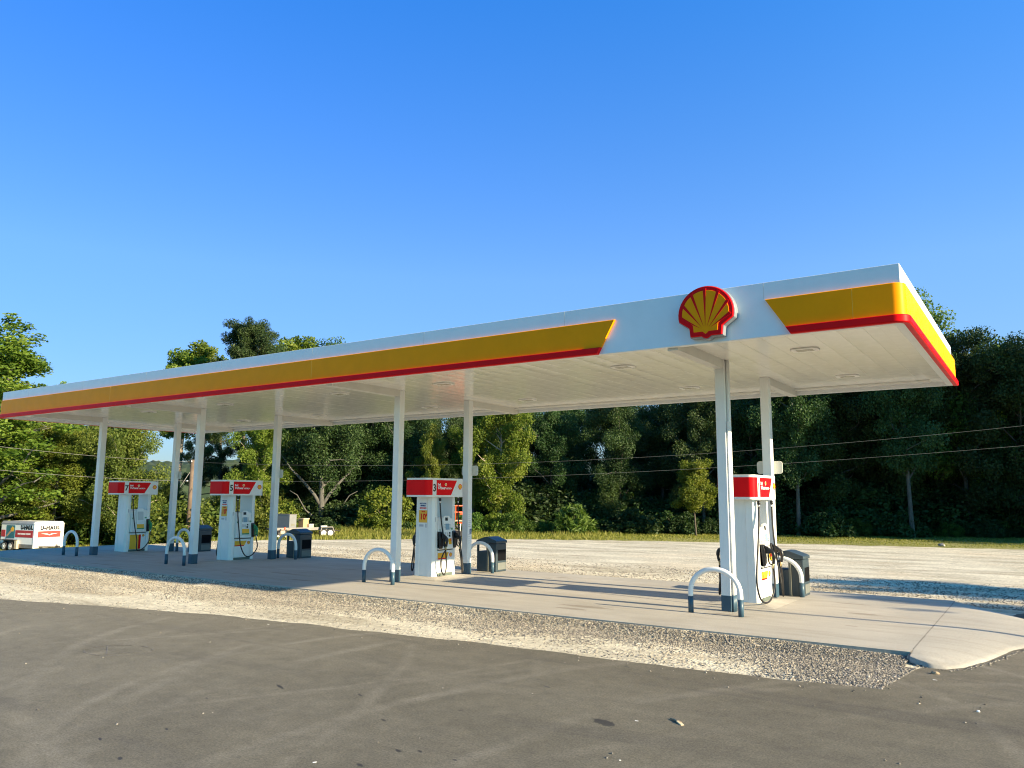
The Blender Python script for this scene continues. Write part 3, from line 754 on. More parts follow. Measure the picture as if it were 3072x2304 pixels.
def make_pump(i, number, style, label):
    p = thing('fuel_pump', label, 'fuel pump', (PX[i], 0, .02), 0, 'fuel pumps under the canopy')
    full = style == 'full'
    obj('plinth', bx(-.27, .292, 1.07, 1.80, 0, .075, bev=.006), 'plinth', p)
    # towers with chamfered corners and a shallow middle recess, splayed a little at the foot
    cs = [(-.30, 1.14), (-.30, 1.045), (-.262, 1.0), (-.15, 1.0), (-.135, 1.014), (.095, 1.014), (.11, 1.0), (.245, 1.0), (.30, 1.05), (.30, 1.14)]
    for mirror in (False, True):
        bm = NB(); rows = []
        for z, k in ((0., 1.), (.25, 1.), (.9, .965), (1.45, .925), (1.84, .915)):
            rows.append([bm.verts.new((x * k, (2.85 - y) if mirror else y, z)) for x, y in cs])
        n = len(cs)
        for a in range(len(rows) - 1):
            for b in range(n): bm.faces.new((rows[a][b], rows[a][(b + 1) % n], rows[a + 1][(b + 1) % n], rows[a + 1][b]))
        bm.faces.new(rows[-1]); bm.faces.new(rows[0][::-1])
        obj('tower', bm, 'pump_white', p)
    # lower cabinet and service door
    obj('cabinet', bx(-.27, .272, 1.142, 1.708, .07, 1.34, bev=.004), 'pump_white', p)
    ld = obj('lower_door', bx(.2725, .300, 1.15, 1.70, .085, .600, bev=.006), 'pump_white', p)
    if style == 'cover' :
        obj('yellow_panel', bx(.301, .304, 1.165, 1.46, .09, .55), 'pump_yellow', ld); obj('red_stripe', bx(.301, .3045, 1.46, 1.54, .09, .55), 'pump_red', ld)
        mini_emblem(p, .085, (.3015, 1.62, .515))
    else:
        bm = NB(); prism(bm, [(1.158, .425), (1.50, .425), (1.565, .545), (1.158, .545)], .304, 'x', .3005); obj('yellow_panel', bm, 'pump_yellow', ld)
        bm = NB(); prism(bm, [(1.158, .398), (1.475, .398), (1.495, .424), (1.158, .424)], .3045, 'x', .3005); obj('red_stripe', bm, 'pump_red', ld)
        mini_emblem(p, .105, (.3015, 1.635, .485))
    # console: sloped face leaning out at the bottom, dark gap under it
    obj('gap_strip', bx(.26, .318, 1.15, 1.70, .606, .622), 'black', p)
    bm = NB(); prism(bm, [(.20, .625), (cx(.64) - .015, .625), (cx(.66), .655), (cx(1.33), 1.33), (.20, 1.375)], 1.698, 'y', 1.152, .010); con = obj('console', bm, 'pump_white', p)
    bm = NB(); P = [(1.33, .70), (1.60, .70), (1.60, 1.33), (1.575, 1.375), (1.52, 1.40), (1.41, 1.40), (1.355, 1.375), (1.33, 1.33)]
    # raised terminal with an arched top
    lo = [bm.verts.new((cx(z) - .01, y, z)) for y, z in P]; hi = [bm.verts.new((cx(z) + .026, y, z)) for y, z in P]; n = len(P)
    bm.faces.new(hi); bm.faces.new(lo[::-1])
    for k in range(n): bm.faces.new((lo[k], lo[(k + 1) % n], hi[(k + 1) % n], hi[k]))
    ter = obj('terminal', bm, 'pump_white', p)
    if style == 'cover':
        obj('blank_cover', conbox(NB(), 1.37, 1.56, 1.02, 1.29, .027, .036), 'pump_grey', ter)
        obj('blank_cover', conbox(NB(), 1.41, 1.52, .90, 1.00, .027, .036), 'pump_white', ter)
    else:
        obj('display', conbox(NB(), 1.40, 1.495, 1.285, 1.36, .027, .030), 'black', ter)
        s = obj('screen', conbox(NB(), 1.395, 1.535, 1.075, 1.215, .027, .030), 'screen', ter)
        for ya in (1.36, 1.552):
            for k in range(4):
                z = 1.085 + k * .033
                obj('key', conbox(NB(), ya, ya + .018, z, z + .018, .027, .034), 'bin_grey', ter)
        bm = NB(); conbox(bm, 1.36, 1.40, .93, 1.02, .027, .033); obj('keypad', bm, 'paper_grey', ter)
        bm = NB(); conbox(bm, 1.43, 1.47, .93, 1.01, .027, .040); obj('receipt_slot', bm, 'pump_grey', ter)
        obj('card_reader', conbox(NB(), 1.515, 1.56, .98, 1.02, .027, .033), 'black', ter); obj('pin_pad', conbox(NB(), 1.50, 1.55, .91, .96, .027, .036), 'black', ter)
    if full:
        for k, (a, b_, c, d, mt) in enumerate([(1.475, 1.505, .735, .87, 'pump_yellow'), (1.512, 1.542, .735, .87, 'pump_yellow'), (1.549, 1.579, .735, .80, 'pump_yellow'), (1.549, 1.579, .803, .87, 'pump_red'), (1.345, 1.375, .72, .80, 'pump_yellow'), (1.345, 1.375, .803, .88, 'plinth')]):
            obj('grade_button', conbox(NB(), a, b_, c, d, .027, .035), mt, ter)
    else:
        obj('grade_panel', conbox(NB(), 1.345, 1.585, .762, .885, .027, .031), 'pump_yellow', ter); obj('green_strip', conbox(NB(), 1.345, 1.585, .725, .760, .027, .031), 'pump_green', ter)
    # stickers on the console and tower side
    for ya, yb_, za, zb_ in ((1.625, 1.655, 1.07, 1.115), (1.66, 1.69, 1.07, 1.115), (1.20, 1.225, 1.05, 1.10)): obj('green_sticker', conbox(NB(), ya, yb_, za, zb_, .001, .003), 'pump_green', con)
    bm = NB(); conbox(bm, 1.62, 1.685, 1.17, 1.30, .001, .003); obj('notice_sticker', bm, 'paper', con)
    bm = NB(); box(bm, .279, .2815, 1.055, 1.085, 1.08, 1.37)
    obj('notice_sticker', bm, 'paper_grey', p)
    # header with rounded corners
    bm = NB(); prism(bm, wrapped(-.345, .345, .63, 2.02, .10), 2.28, 'z', 1.84, .008); hd = obj('header', bm, 'pump_white', p)
    def wrap_panel(name, y1, z0, z1, mt):
        W = wrapped(-.349, .349, .626, 2.024, .104, 10); pts = [q for q in W if q[1] < y1 - .001 and q[0] > -.335] ; pts = [q for q in pts if q[1] < .9]
        pts = sorted(pts, key=lambda q: (q[1] if q[0] > .2 else -1 + q[0])); pts.append((.349, y1))
        bm = NB(); lo = [bm.verts.new((x, y, z0)) for x, y in pts]; hi = [bm.verts.new((x, y, z1)) for x, y in pts]
        for k in range(len(pts) - 1): f = bm.faces.new((lo[k], lo[k + 1], hi[k + 1], hi[k]))
        me = bpy.data.meshes.new(name); bm.normal_update(); bm.to_mesh(me); bm.free()
        return obj(name, me, mt, hd)
    wrap_panel('red_panel', .81, 1.885, 2.235, 'pump_red')
    bm = NB(); prism(bm, [(.955, 1.885), (1.50, 1.885), (1.72, 2.235), (.955, 2.235)], .3485, 'x', .3435); rp = obj('red_panel', bm, 'pump_red', hd)
    bm = NB(); box(bm, -.3475, -.3435, .80, 1.9, 1.885, 2.235); obj('red_panel', bm, 'pump_red', hd)
    ex, ez = (0, 1, 0), (0, 0, 1)
    obj('number', place_text(text(number, .235, .006), (.3475, .885, 2.045), ex, ez), 'ink', hd)
    w1 = place_text(text('V-Power', .095, .0025, .29, .25, 'LEFT'), (.3505, .995, 2.050), ex, ez)
    w2 = place_text(text('NITRO+', .058, .0015, .215, .25, 'LEFT'), (.3505, 1.305, 2.040), ex, ez)
    w3 = place_text(text('Shell', .072, .002, .11, 0, 'LEFT'), (.3505, .99, 2.130), ex, ez)
    obj('lettering', join_meshes([w1, w2, w3]), 'white_ink', rp)
    mini_emblem(hd, .075, (.3505, 1.29, 2.132), outline='white_ink')
    mini_emblem(hd, .145, (.3465, 1.85, 2.085))
    # poster on the tower that faces the forecourt road
    if number in '35':
        po = obj('poster', bx(-.175, .085, 1.002, 1.012, 1.12, 1.80), 'paper', p)
        obj('yellow_panel', bx(-.165, .085, .998, 1.0015, 1.245, 1.53), 'pump_yellow', po)
        e2 = (1, 0, 0)
        a = place_text(text('10', .19, .006, .15), (-.045, .9965, 1.375), e2, ez); b = place_text(text('\u00a2', .10, .003), (.062, .9965, 1.43), e2, ez); c = place_text(text('SAVE', .05, .002), (-.03, .9965, 1.50), e2, ez)
        obj('lettering', join_meshes([a, b, c]), 'pump_red', po)
        a = place_text(text('NEXT-LEVEL', .045, .002, .21), (-.045, 1.0005, 1.685), e2, ez); b = place_text(text('MEMBER', .045, .002, .16), (-.045, 1.0005, 1.635), e2, ez)
        obj('lettering', join_meshes([a, b]), 'navy', po)
        obj('lettering', place_text(text('REWARDS', .050, .002, .20), (-.045, 1.0005, 1.58), e2, ez), 'pump_red', po)
        obj('small_print', bx(-.15, -.02, .9995, 1.0015, 1.15, 1.20), 'paper_grey', po)
        obj('small_print', bx(.03, .075, .9995, 1.0015, 1.13, 1.22), 'paper_grey', po)
    # hoses and nozzles
    if full:
        if number == '1':
            y1 = 1.21
            hose(p, [(.33, 1.05, 1.70), (.335, .99, 1.35), (.35, .83, .95), (.37, .66, .60), (.38, .62, .36), (.40, .72, .13), (.43, .95, .04), (.46, 1.20, .11), (.49, 1.30, .33), (.497, 1.26, .53), (.498, y1, .62)])
        else:
            y1 = 1.21
            hose(p, [(.33, 1.17, 1.70), (.35, 1.20, 1.30), (.40, 1.25, .85), (.44, 1.29, .50), (.45, 1.29, .20), (.45, 1.22, .055), (.45, 1.12, .16), (.46, 1.08, .36), (.48, 1.13, .53), (.498, y1, .62)])
        nozzle(p, y1, 1, False)
        nozzle(p, 1.72, 1, False)
        hose(p, [(.33, 1.86, 1.70), (.335, 1.87, 1.30), (.37, 1.90, .80), (.42, 1.93, .40), (.45, 1.93, .14), (.47, 1.89, .07), (.49, 1.83, .16), (.50, 1.78, .40), (.498, 1.72, .62)])
    else:
        nozzle(p, 1.74, 1, True)
        if number == '5': hose(p, [(.33, 1.17, 1.70), (.35, 1.18, 1.30), (.40, 1.21, .85), (.43, 1.26, .45), (.45, 1.38, .18), (.46, 1.52, .10), (.47, 1.68, .17), (.49, 1.80, .36), (.498, 1.74, .62)])
        else: hose(p, [(.33, 1.17, 1.70), (.35, 1.19, 1.30), (.40, 1.25, .80), (.43, 1.33, .40), (.45, 1.33, .10), (.46, 1.42, .045), (.47, 1.60, .16), (.49, 1.72, .36), (.498, 1.74, .62)])
    if number in '135':
        nozzle(p, 1.24, -1, number == '5'); hose(p, [(.33, 1.15, 1.70), (.36, 1.15, 1.2), (.44, 1.15, .55), (.48, 1.14, .20), (.49, 1.18, .10), (.49, 1.22, .20), (.50, 1.25, .45), (.498, 1.24, .62)], sgn=-1)
    for ch in p.children:
        if not ch.name.startswith('header'): ch.location.x -= .045
    return p
make_pump(0, '1', 'full', 'fuel pump with number 1 and black nozzles, beside the slab end')
make_pump(1, '3', 'full', 'fuel pump with number 3 and black nozzles, with yellow 10 cent poster')
make_pump(2, '5', 'single', 'fuel pump with number 5, blue screen, green nozzle and yellow poster')
make_pump(3, '7', 'cover', 'fuel pump with number 7, blanked terminal and large yellow lower panel')

# ------------------------------------------------------------------ hoop bollards
def hoop(x0, x1, y, label, h=.765, grp='white hoop guards at the pump islands'):
    t = thing('hoop_guard', label, 'guard rail', ((x0 + x1) / 2, y, 0), 0, grp)
    w = (x1 - x0) / 2; r = .042; rc = w * .98
    pts = [(-w, 0, .25)] + [(-w, 0, .30)]
    zc = h - r - min(rc, .40); kz = min(rc, .40)
    for k in range(17):
        a = PI - PI * k / 16; pts.append((w * math.cos(a) * 1.0, 0, zc + kz * math.sin(a) ** .9 if 0 < k < 16 else zc))
    pts += [(w, 0, .30), (w, 0, .25)]
    bm = NB(); tube(bm, pts, r, 16); obj('bent_pipe', bm, 'white', t)
    for s in (-1, 1):
        bm = NB(); tube(bm, [(s * w, 0, 0), (s * w, 0, .268)], r + .002, 16); obj('painted_base', bm, 'base_blue', t)
hoop(-.455, .385, -.52, 'white hoop guard with blue feet in front of pump 1')
hoop(-7.99, -7.14, -.50, 'white hoop guard with blue feet in front of pump 3')
hoop(-15.43, -14.62, -.50, 'white hoop guard with blue feet in front of pump 5')
hoop(-20.80, -20.02, -.55, 'white hoop guard with blue feet in front of pump 7')
hoop(-.24, .55, 2.674, 'white hoop guard with blue feet before the bin by pump 1')
hoop(-7.66, -6.90, 2.85, 'white hoop guard with blue feet before the bin by pump 3')
hoop(-14.70, -13.92, 2.69, 'white hoop guard with blue feet before the bin by pump 5')
hoop(-19.55, -18.85, 2.50, 'white hoop guard with blue feet before the bin by pump 7')

# ------------------------------------------------------------------ bins
def bin_(x1, y0, label):
    w, d = .60, .46
    t = thing('waste_bin', label, 'bin', (x1 - w / 2, y0 + d / 2, 0), 0, 'slate bins at the pump islands')
    a, b = w / 2, d / 2
    bm = NB(); box(bm, -a, .02, -b, b, 0, .50, .014); obj('bin_body', bm, 'bin', t)
    bm = NB(); box(bm, .065, a, -b, b, 0, .70, .016); rb = obj('bin_body', bm, 'bin', t)
    bm = NB(); box(bm, .018, .067, -b - .008, -b + .05, 0, .71, .006); obj('post', bm, 'bin_post', t)
    bm = NB(); box(bm, .018, .067, b - .05, b + .004, 0, .71, .006); box(bm, -a, -a + .05, -b, -b + .05, .49, .71, .006); box(bm, -a, -a + .05, b - .05, b, .49, .71, .006); obj('post', bm, 'bin', t)
    bm = NB(); box(bm, -a + .06, .01, b - .06, b - .03, .50, .70); obj('back_panel', bm, 'bin', t) if 'pump 1' not in label else bm.free()
    e = .018
    bm = NB(); prism(bm, [(-a - e, .705), (a + e, .705), (a + e, .765), (a - .03, .785), (.05, .862), (-.05, .862), (-a + .03, .785), (-a - e, .765)], b + e, 'y', -b - e, .014, 3); obj('hood', bm, 'bin', t)
    # window on the side that faces along the slab
    obj('frame', bx(a - .001, a + .006, -b + .045, b - .02, .235, .575, bev=.003), 'bin', rb)
    obj('opening_shade', bx(a + .001, a + .0085, -b + .075, b - .035, .275, .545), 'bin_dark', rb)  # flat black plate; the shade inside the bin put into its colour
    obj('lower_panel', bx(a + .001, a + .0075, -b + .075, b - .035, .05, .225, bev=.002), 'bin_grey', rb)
bin_(.577, 2.735, 'slate waste bin with pitched hood behind pump 1, seen nearly end on')
bin_(-6.97, 3.10, 'slate waste bin with pitched hood behind pump 3, half in sun')
bin_(-14.08, 2.98, 'slate waste bin with pitched hood right of pump 5, in shade before the trailer')
bin_(-18.78, 2.80, 'slate waste bin with pitched hood behind the column between pumps 7 and 5')

# ------------------------------------------------------------------ blank plates and the notice on the rear columns
for i, nm in enumerate(['pump 1', 'pump 3', 'pump 5', 'pump 7']):
    w = .25 if i < 2 else .21; zc = 2.515 - .03 * (i == 0)
    bm = NB(); prism(bm, wrapped(-w, w, -.125, .125, .055, 5), YBC + CW + .022, 'y', YBC + CW + .002, .004)
    o = obj('blank_plate', bm, 'sign_white', None); o.location = (BXX[i] + (.0 if i < 2 else .0), 0, zc)
    tag(o, 'blank cream rounded plate on the rear column above %s' % nm, 'sign', 'blank plates on the rear columns')
X = BXX[1] + CW
ns = thing('notice_sheet', 'tall white printed notice sheet on the column right of pump 3', 'notice', (X, YBC, 1.1))
obj('sheet', bx(.001, .004, -.075, .080, -.45, .47), 'paper', ns)
bm = NB(); r = random.Random(2)
for k in range(17):
    z = .44 - k * .05
    if -.16 < z < .02: continue
    box(bm, .0035, .0052, -.06, .0 + r.random() * .06, z, z + .010)
obj('printed_lines', bm, 'paper_grey', ns)
ws = obj('wheelchair_sign', bx(.0035, .0060, -.005, .075, -.135, -.015), 'navy', ns)
bm = NB(); tube(bm, [(.0068, .028 + .018 * math.cos(a), -.10 + .018 * math.sin(a)) for a in [k * .45 + 1.9 for k in range(11)]], .003, 6)
tube(bm, [(.0068, .030, -.05), (.0068, .032, -.08), (.0068, .05, -.08), (.0068, .058, -.105)], .0035, 6); tube(bm, [(.0068, .030, -.036), (.0068, .030, -.042)], .005, 6)
obj('wheelchair_symbol', bm, 'white_ink', ws)

# ------------------------------------------------------------------ vehicles and gear at the edge of the lot
def wheel(parent, c, ax, r, w):
    c = Vector(c); ax = Vector(ax).normalized()
    bm = NB(); tube(bm, [c - ax * w / 2, c - ax * w * .42, c + ax * w * .42, c + ax * w / 2], [r * .93, r, r, r * .93], 24); t = obj('tyre', bm, 'tyre', parent)
    bm = NB(); tube(bm, [c + ax * w * .2, c + ax * (w / 2 + .012)], [r * .62, r * .62], 20); tube(bm, [c + ax * (w / 2 + .012), c + ax * (w / 2 + .03)], [r * .25, r * .2], 10); obj('rim', bm, 'rim', t)
def cargo_trailer():
    d = 45.6; c = at(113, d); v = (at(109, d) - CAM); v.z = 0; v.normalize(); rr = Vector((v.y, -v.x, 0))
    ef = rr * math.cos(rad(33)) + v * math.sin(rad(33))     # along the front, to the right
    ang = math.atan2(ef.y, ef.x)
    t = thing('cargo_trailer', 'white and red enclosed cargo trailer with black lettering, parked at the wood edge', 'trailer', c, ang)
    t.scale = (1.09, 1.09, 1.18)
    W, L = 1.42, 2.45; z0, z1 = .14, 1.235        # local: x along front, y backwards
    bm = NB(); P = [(0, z0), (W, z0), (W, z1 - .08), (W - .08, z1), (.08, z1), (0, z1 - .08)]
    prism(bm, P, L, 'y', 0, .035, 3); body = obj('body', bm, 'trailer_white', t)
    bm = NB(); prism(bm, [(-.006, z1 - .14), (-.006, z1 - .075), (.075, z1 + .006), (.3, z1 + .008), (.3, z1 - .03), (.05, z1 - .1)], L + .002, 'y', .10, .004); obj('roof_rail', bm, 'trailer_roof', body)
    ez = (0, 0, 1)
    # front face is local y=0 facing -y; side is local x=0 facing -x
    obj('red_panel', bx(.17, W - .17, -.006, .003, .58, .845), 'trailer_coral', body)
    bm = NB(); prism(bm, [(.30, .745), (.60, .735), (.72, .70), (.84, .735), (1.13, .745), (.84, .70), (.72, .665), (.60, .70)], -.009, 'y', -.006); obj('white_crest', bm, 'paper', body)
    obj('lettering', place_text(text('U-HAUL', .21, .016, .94, 0, 'CENTER', 1.15), (W / 2 + .02, -.003, .965), (1, 0, 0), ez), 'ink', body)
    ex = (0, -1, 0)
    obj('lettering', place_text(text('U-HAUL', .22, .018, .88), (-.003, .56, .985), ex, ez), 'ink', body)
    sp_ = obj('red_panel', bx(-.006, .003, .10, 1.36, .58, .87), 'trailer_red', body)
    obj('red_panel', bx(-.006, .003, 2.10, L - .05, .58, .87), 'trailer_red', body)
    obj('lettering', place_text(text('MOVE YOURSELF AND SAVE', .085, .003, .92), (-.0075, .72, .72), ex, ez), 'white_ink', body)
    gp = obj('picture_panel', bx(-.008, .003, 1.40, 2.02, .50, 1.07), 'teal', body)
    bm = NB(); prism(bm, [(1.46, .95), (1.60, 1.02), (1.72, .92), (1.66, .80), (1.50, .82)], -.010, 'x', -.007); obj('yellow_patch', bm, 'pump_yellow', gp)
    bm = NB(); prism(bm, [(1.62, .82), (1.95, .58), (2.00, .63), (1.70, .88)], -.0105, 'x', -.0075); obj('tan_patch', bm, 'tan', gp)
    bm = NB(); box(bm, -.009, -.006, 1.42, 1.98, .43, .53); obj('printed_strip', bm, 'paper_grey', gp)
    obj('lower_skirt', bx(-.012, .02, .05, 1.15, .14, .30, bev=.004), 'steel', body)
    obj('edge_trim', bx(-.010, .03, -.012, .05, .14, 1.17, bev=.008), 'trailer_white', body)
    obj('wheel_arch', bx(-.02, .06, 1.22, 2.16, .12, .47, bev=.01), 'dark_steel', t)
    obj('fender', bx(-.11, .02, 1.04, 1.22, .10, .44, bev=.012), 'pale_wood', t)
    obj('fender', bx(-.10, .05, 2.16, 2.42, .14, .32, bev=.03), 'steel', t)
    bm = NB(); box(bm, -.16, -.005, 1.18, 2.20, .455, .475, .004); obj('fender', bm, 'dark_steel', t)
    for y in (1.46, 1.93): wheel(t, (-.055, y, .195), (-1, 0, 0), .20, .15)
    bm = NB(); tube(bm, [(.25, .02, .20), (W / 2, -.62, .20)], .03, 8); tube(bm, [(W - .25, .02, .20), (W / 2, -.62, .20)], .03, 8); tube(bm, [(W / 2, -.55, .02), (W / 2, -.55, .33)], .022, 8); box(bm, W / 2 - .05, W / 2 + .05, -.78, -.55, .17, .26, .01)
    obj('tongue', bm, 'dark_steel', t)
cargo_trailer()

def flatbed():
    d = 38.2; c = at(838, d, ZG); v = (at(910, d) - CAM); v.z = 0; v.normalize(); rr = Vector((v.y, -v.x, 0)); ang = math.atan2(rr.y, rr.x) + rad(14)
    t = thing('flatbed_trailer', 'rusty low flatbed trailer with twin wheels, half hidden behind a bin', 'trailer', c, ang)
    k = 38.2 / F0
    L = 2.55
    obj('bed', bx(-.3, L, 0, 1.2, .36, .42, bev=.01), 'dark_steel', t)
    obj('side_rail', bx(-.3, L, -.03, 0, .34, .47, bev=.008), 'steel', t)
    bm = NB(); prism(bm, [(1.93, .30), (1.98, .50), (2.52, .50), (2.62, .24), (2.59, .24), (2.50, .465), (2.01, .465), (1.96, .30)], -.02, 'y', -.22); obj('fender', bm, 'steel', t)
    obj('fender_plate', bx(1.97, 2.25, -.2, -.02, .503, .545, bev=.008), 'white', t)
    for x in (2.09, 2.41): wheel(t, (x, -.13, .205), (0, -1, 0), .205, .16)
    bm = NB(); tube(bm, [(L, .3, .33), (L + .55, .6, .25)], .03, 8); tube(bm, [(L, .9, .33), (L + .55, .6, .25)], .03, 8); obj('tongue', bm, 'dark_steel', t)
    M4 = Matrix.Translation(c) @ Matrix.Rotation(ang, 4, 'Z')
    def rest(name, label, cat, mat, x0, x1, y0, y1, z0, z1, lidmat=None):
        o = thing(name, label, cat, M4 @ Vector(((x0 + x1) / 2, (y0 + y1) / 2, z0)), rad(4))
        w, h, q = (x1 - x0) / 2, (y1 - y0) / 2, z1 - z0
        obj('box_body', bx(-w, w, -h, h, 0, q, bev=.012), mat, o)
        return o, w, h, q
    o, w, h, q = rest('equipment_box', 'large dark grey steel equipment box on the flatbed trailer', 'equipment', 'machine_grey', -.25, 1.0, .38, .82, .425, 1.06)
    obj('lid', bx(-w - .01, w + .01, -h - .01, h + .01, q - .005, q + .025, bev=.006), 'steel', o)
    obj('louvre', bx(w - .002, w + .006, -h + .10, h - .10, .12, .22, bev=.003), 'bin_post', o)
    o, w, h, q = rest('wooden_crate', 'plain tan wooden crate with lid, between two boxes on the flatbed', 'crate', 'wood', 1.12, 1.44, .25, .6, .425, .83)
    obj('lid', bx(-w - .015, w + .03, -h - .015, h + .015, q, q + .055, bev=.006), 'pale_wood', o)
    o, w, h, q = rest('small_crate', 'small pale box at the end of the boxes on the flatbed', 'crate', 'pale_wood', 1.52, 1.67, .2, .5, .425, .60)
    obj('lid', bx(-w - .006, w + .006, -h - .006, h + .006, q, q + .012, bev=.003), 'paper', o)
    e = thing('tow_engine', 'small dark engine on stand with rusty parts under the grey box', 'engine', M4 @ Vector((.12, -.35, 0)), ang)
    bm = NB(); box(bm, -.22, .2, -.12, .14, .12, .28, .03); tube(bm, [(-.25, 0, .30), (.22, 0, .34)], .06, 10); obj('block', bm, 'dark_steel', e)
    bm = NB(); box(bm, -.10, .12, -.14, -.02, .20, .36, .03); obj('fuel_tank', bm, 'pale_wood', e)
    bm = NB(); tube(bm, [(.12, .05, .3), (.14, .05, .5)], .035, 8); obj('exhaust', bm, 'orange', e)
    for x in (-.2, .16): wheel(e, (x, -.16, .10), (0, -1, 0), .10, .06)
flatbed()

def scissor_lift():
    d = 37.5; c = at(1347, d, ZG); v = (c - CAM); v.z = 0; v.normalize(); rr = Vector((v.y, -v.x, 0)); ang = math.atan2(rr.y, rr.x) + rad(-8)
    t = thing('scissor_lift', 'orange scissor lift platform with guard rails standing behind pump 3', 'lift', c, ang)
    W, D = 1.56, .8; zp = .80
    obj('chassis', bx(-.7, .7, -.3, .3, .12, .34, bev=.03), 'dark_steel', t)
    for x in (-.5, .5):
        for y in (-.33, .33): wheel(t, (x, y, .13), (0, math.copysign(1, y), 0), .13, .10)
    bm = NB()
    for y in (-.22, .22):
        for k in range(2):
            z = .34 + k * .21
            tube(bm, [(-.55, y, z), (.55, y, z + .21)], .025, 6); tube(bm, [(.55, y + .05, z), (-.55, y + .05, z + .21)], .025, 6)
    obj('scissor_arms', bm, 'dark_steel', t)
    pl = obj('platform', bx(-W / 2, W / 2, -D / 2, D / 2, zp, zp + .05, bev=.008), 'pale_wood', t)
    bm = NB(); z2 = zp + .72
    for x in (-W / 2, -W / 2 + .40, 0, W / 2 - .40, W / 2):
        for y in (-D / 2, D / 2): tube(bm, [(x, y, zp + .05), (x, y, z2)], .022, 8)
    for y in (-D / 2, D / 2):
        for z in (z2, zp + .42): tube(bm, [(-W / 2, y, z), (W / 2, y, z)], .022, 8)
    for x in (-W / 2, W / 2):
        for z in (z2, zp + .42): tube(bm, [(x, -D / 2, z), (x, D / 2, z)], .022, 8)
    obj('guard_rail', bm, 'orange', t)
    bm = NB(); box(bm, .58, .70, -D / 2 - .07, -D / 2 - .01, zp + .30, zp + .42, .02); obj('control_box', bm, 'orange', t)
    bm = NB(); box(bm, .45, .74, -.34, -.30, zp - .11, zp - .05, .01); obj('step', bm, 'orange', t)
    bm = NB(); tube(bm, [(.62, -.36, zp - .1), (.60, -.37, .35)], .022, 6); obj('ladder_post', bm, 'white', t)
scissor_lift()

# ------------------------------------------------------------------ utility pole and the overhead wires
pole_d = 42.5
pb = at(571, pole_d) - Vector((0, 0, .1)); ptop = zat(571, 1379, pole_d)
up = thing('utility_pole', 'weathered brown wooden utility pole carrying two wires behind the pumps', 'utility pole', pb)
bm = NB(); tube(bm, [(0, 0, 0), (.02, 0, 3), (.03, 0, ptop - pb.z)], [.14, .12, .10], 14); obj('post', bm, 'pole_wood', up)
zw1, zw2 = zat(571, 1386, pole_d), zat(571, 1443, pole_d)
bm = NB(); tube(bm, [(-.10, -.1, zw2 - pb.z), (-.22, -.14, zw2 - pb.z)], .035, 8); tube(bm, [(.08, -.1, zw1 - pb.z), (.10, -.12, zw1 - pb.z + .06)], .03, 8); obj('insulator', bm, 'white', up)
bm = NB(); g1 = at(630, pole_d - 3.5, ZG) - pb; tube(bm, [(.03, 0, zw2 - pb.z - .3), tuple(g1)], .010, 5); obj('guy_wire', bm, 'wire', up)
bm = NB(); g1 = at(538, pole_d - .3, 0) - pb; g1.z = zat(538, 1462, pole_d) - pb.z; tube(bm, [(.0, -.1, zw1 - pb.z - .5), tuple(g1)], .016, 5); obj('brace', bm, 'wire', up)
def wire(px0, py0, d0, px1, py1, d1, sag, rw, label, grp='overhead wires along the wood edge'):
    a = at(px0, d0, zat(px0, py0, d0)); b = at(px1, d1, zat(px1, py1, d1)); pts = []
    for k in range(41):
        t = k / 40; p = a.lerp(b, t); p.z -= sag * 4 * t * (1 - t); pts.append(p)
    bm = NB(); tube(bm, pts, rw, 6); tag(obj('overhead_wire', bm, 'wire'), label, 'wire', grp)
wire(-700, 1245, 36, 571, 1386, pole_d, .25, .0062, 'upper overhead wire running left from the wooden pole')
wire(-700, 1330, 36, 565, 1443, pole_d, .25, .0062, 'lower overhead wire running left from the wooden pole')
wire(573, 1386, pole_d, 3900, 1180, 36, .95, .0036, 'upper overhead wire crossing the dark wood right of the pole')
wire(573, 1443, pole_d, 3900, 1262, 36, .62, .0036, 'lower overhead wire crossing the dark wood right of the pole')

# ------------------------------------------------------------------ small things on the ground
def pebble(px, py, z, s, label, mat='dirt', name='stone', cat='stone', flat=.6, seed=0):
    p = gnd(px, py, z); bm = NB(); bmesh.ops.create_icosphere(bm, subdivisions=2, radius=1)
    for v in bm.verts:
        n = mnoise.noise(v.co * 1.3 + Vector((seed * 3.1, 0, 0))); v.co *= 1 + .35 * n; v.co = Vector((v.co.x * s, v.co.y * s * .7, v.co.z * s * flat))
    o = obj(name, bm, mat); o.location = (p.x, p.y, z + s * flat * .6); return tag(o, label, cat)
pebble(2825, 1639, -.1, .14, 'grey block of broken concrete at the far edge of the gravel', 'steel', 'concrete_block', 'rubble', .6, 1)
pebble(2806, 2022, (ZG + .006), .045, 'brown broken lump lying just off the rounded apron', 'stick', 'broken_lump', 'rubble', .45, 2)
pebble(2935, 2136, (ZG + .006), .016, 'small pale stone on the open asphalt near the road side', 'paper', 'stone', 'stone', .7, 3)
p = gnd(2030, 2166, (ZG + .006)); bm = NB(); tube(bm, [(-.08, .05, .008), (0, 0, .010), (.055, -.03, .012)], [.006, .010, .006], 6); o = obj('wood_splinter', bm, 'stick'); o.location = p; tag(o, 'dark wood splinter lying on the asphalt', 'debris')
p = gnd(2040, 2172, (ZG + .006)); bm = bx(-.016, .016, -.045, .045, 0, .012, bev=.003); o = obj('pale_chip', bm, 'pale_wood'); o.location = p; o.rotation_euler = (.15, 0, .9); tag(o, 'pale wood chip beside the splinter on the asphalt', 'debris')
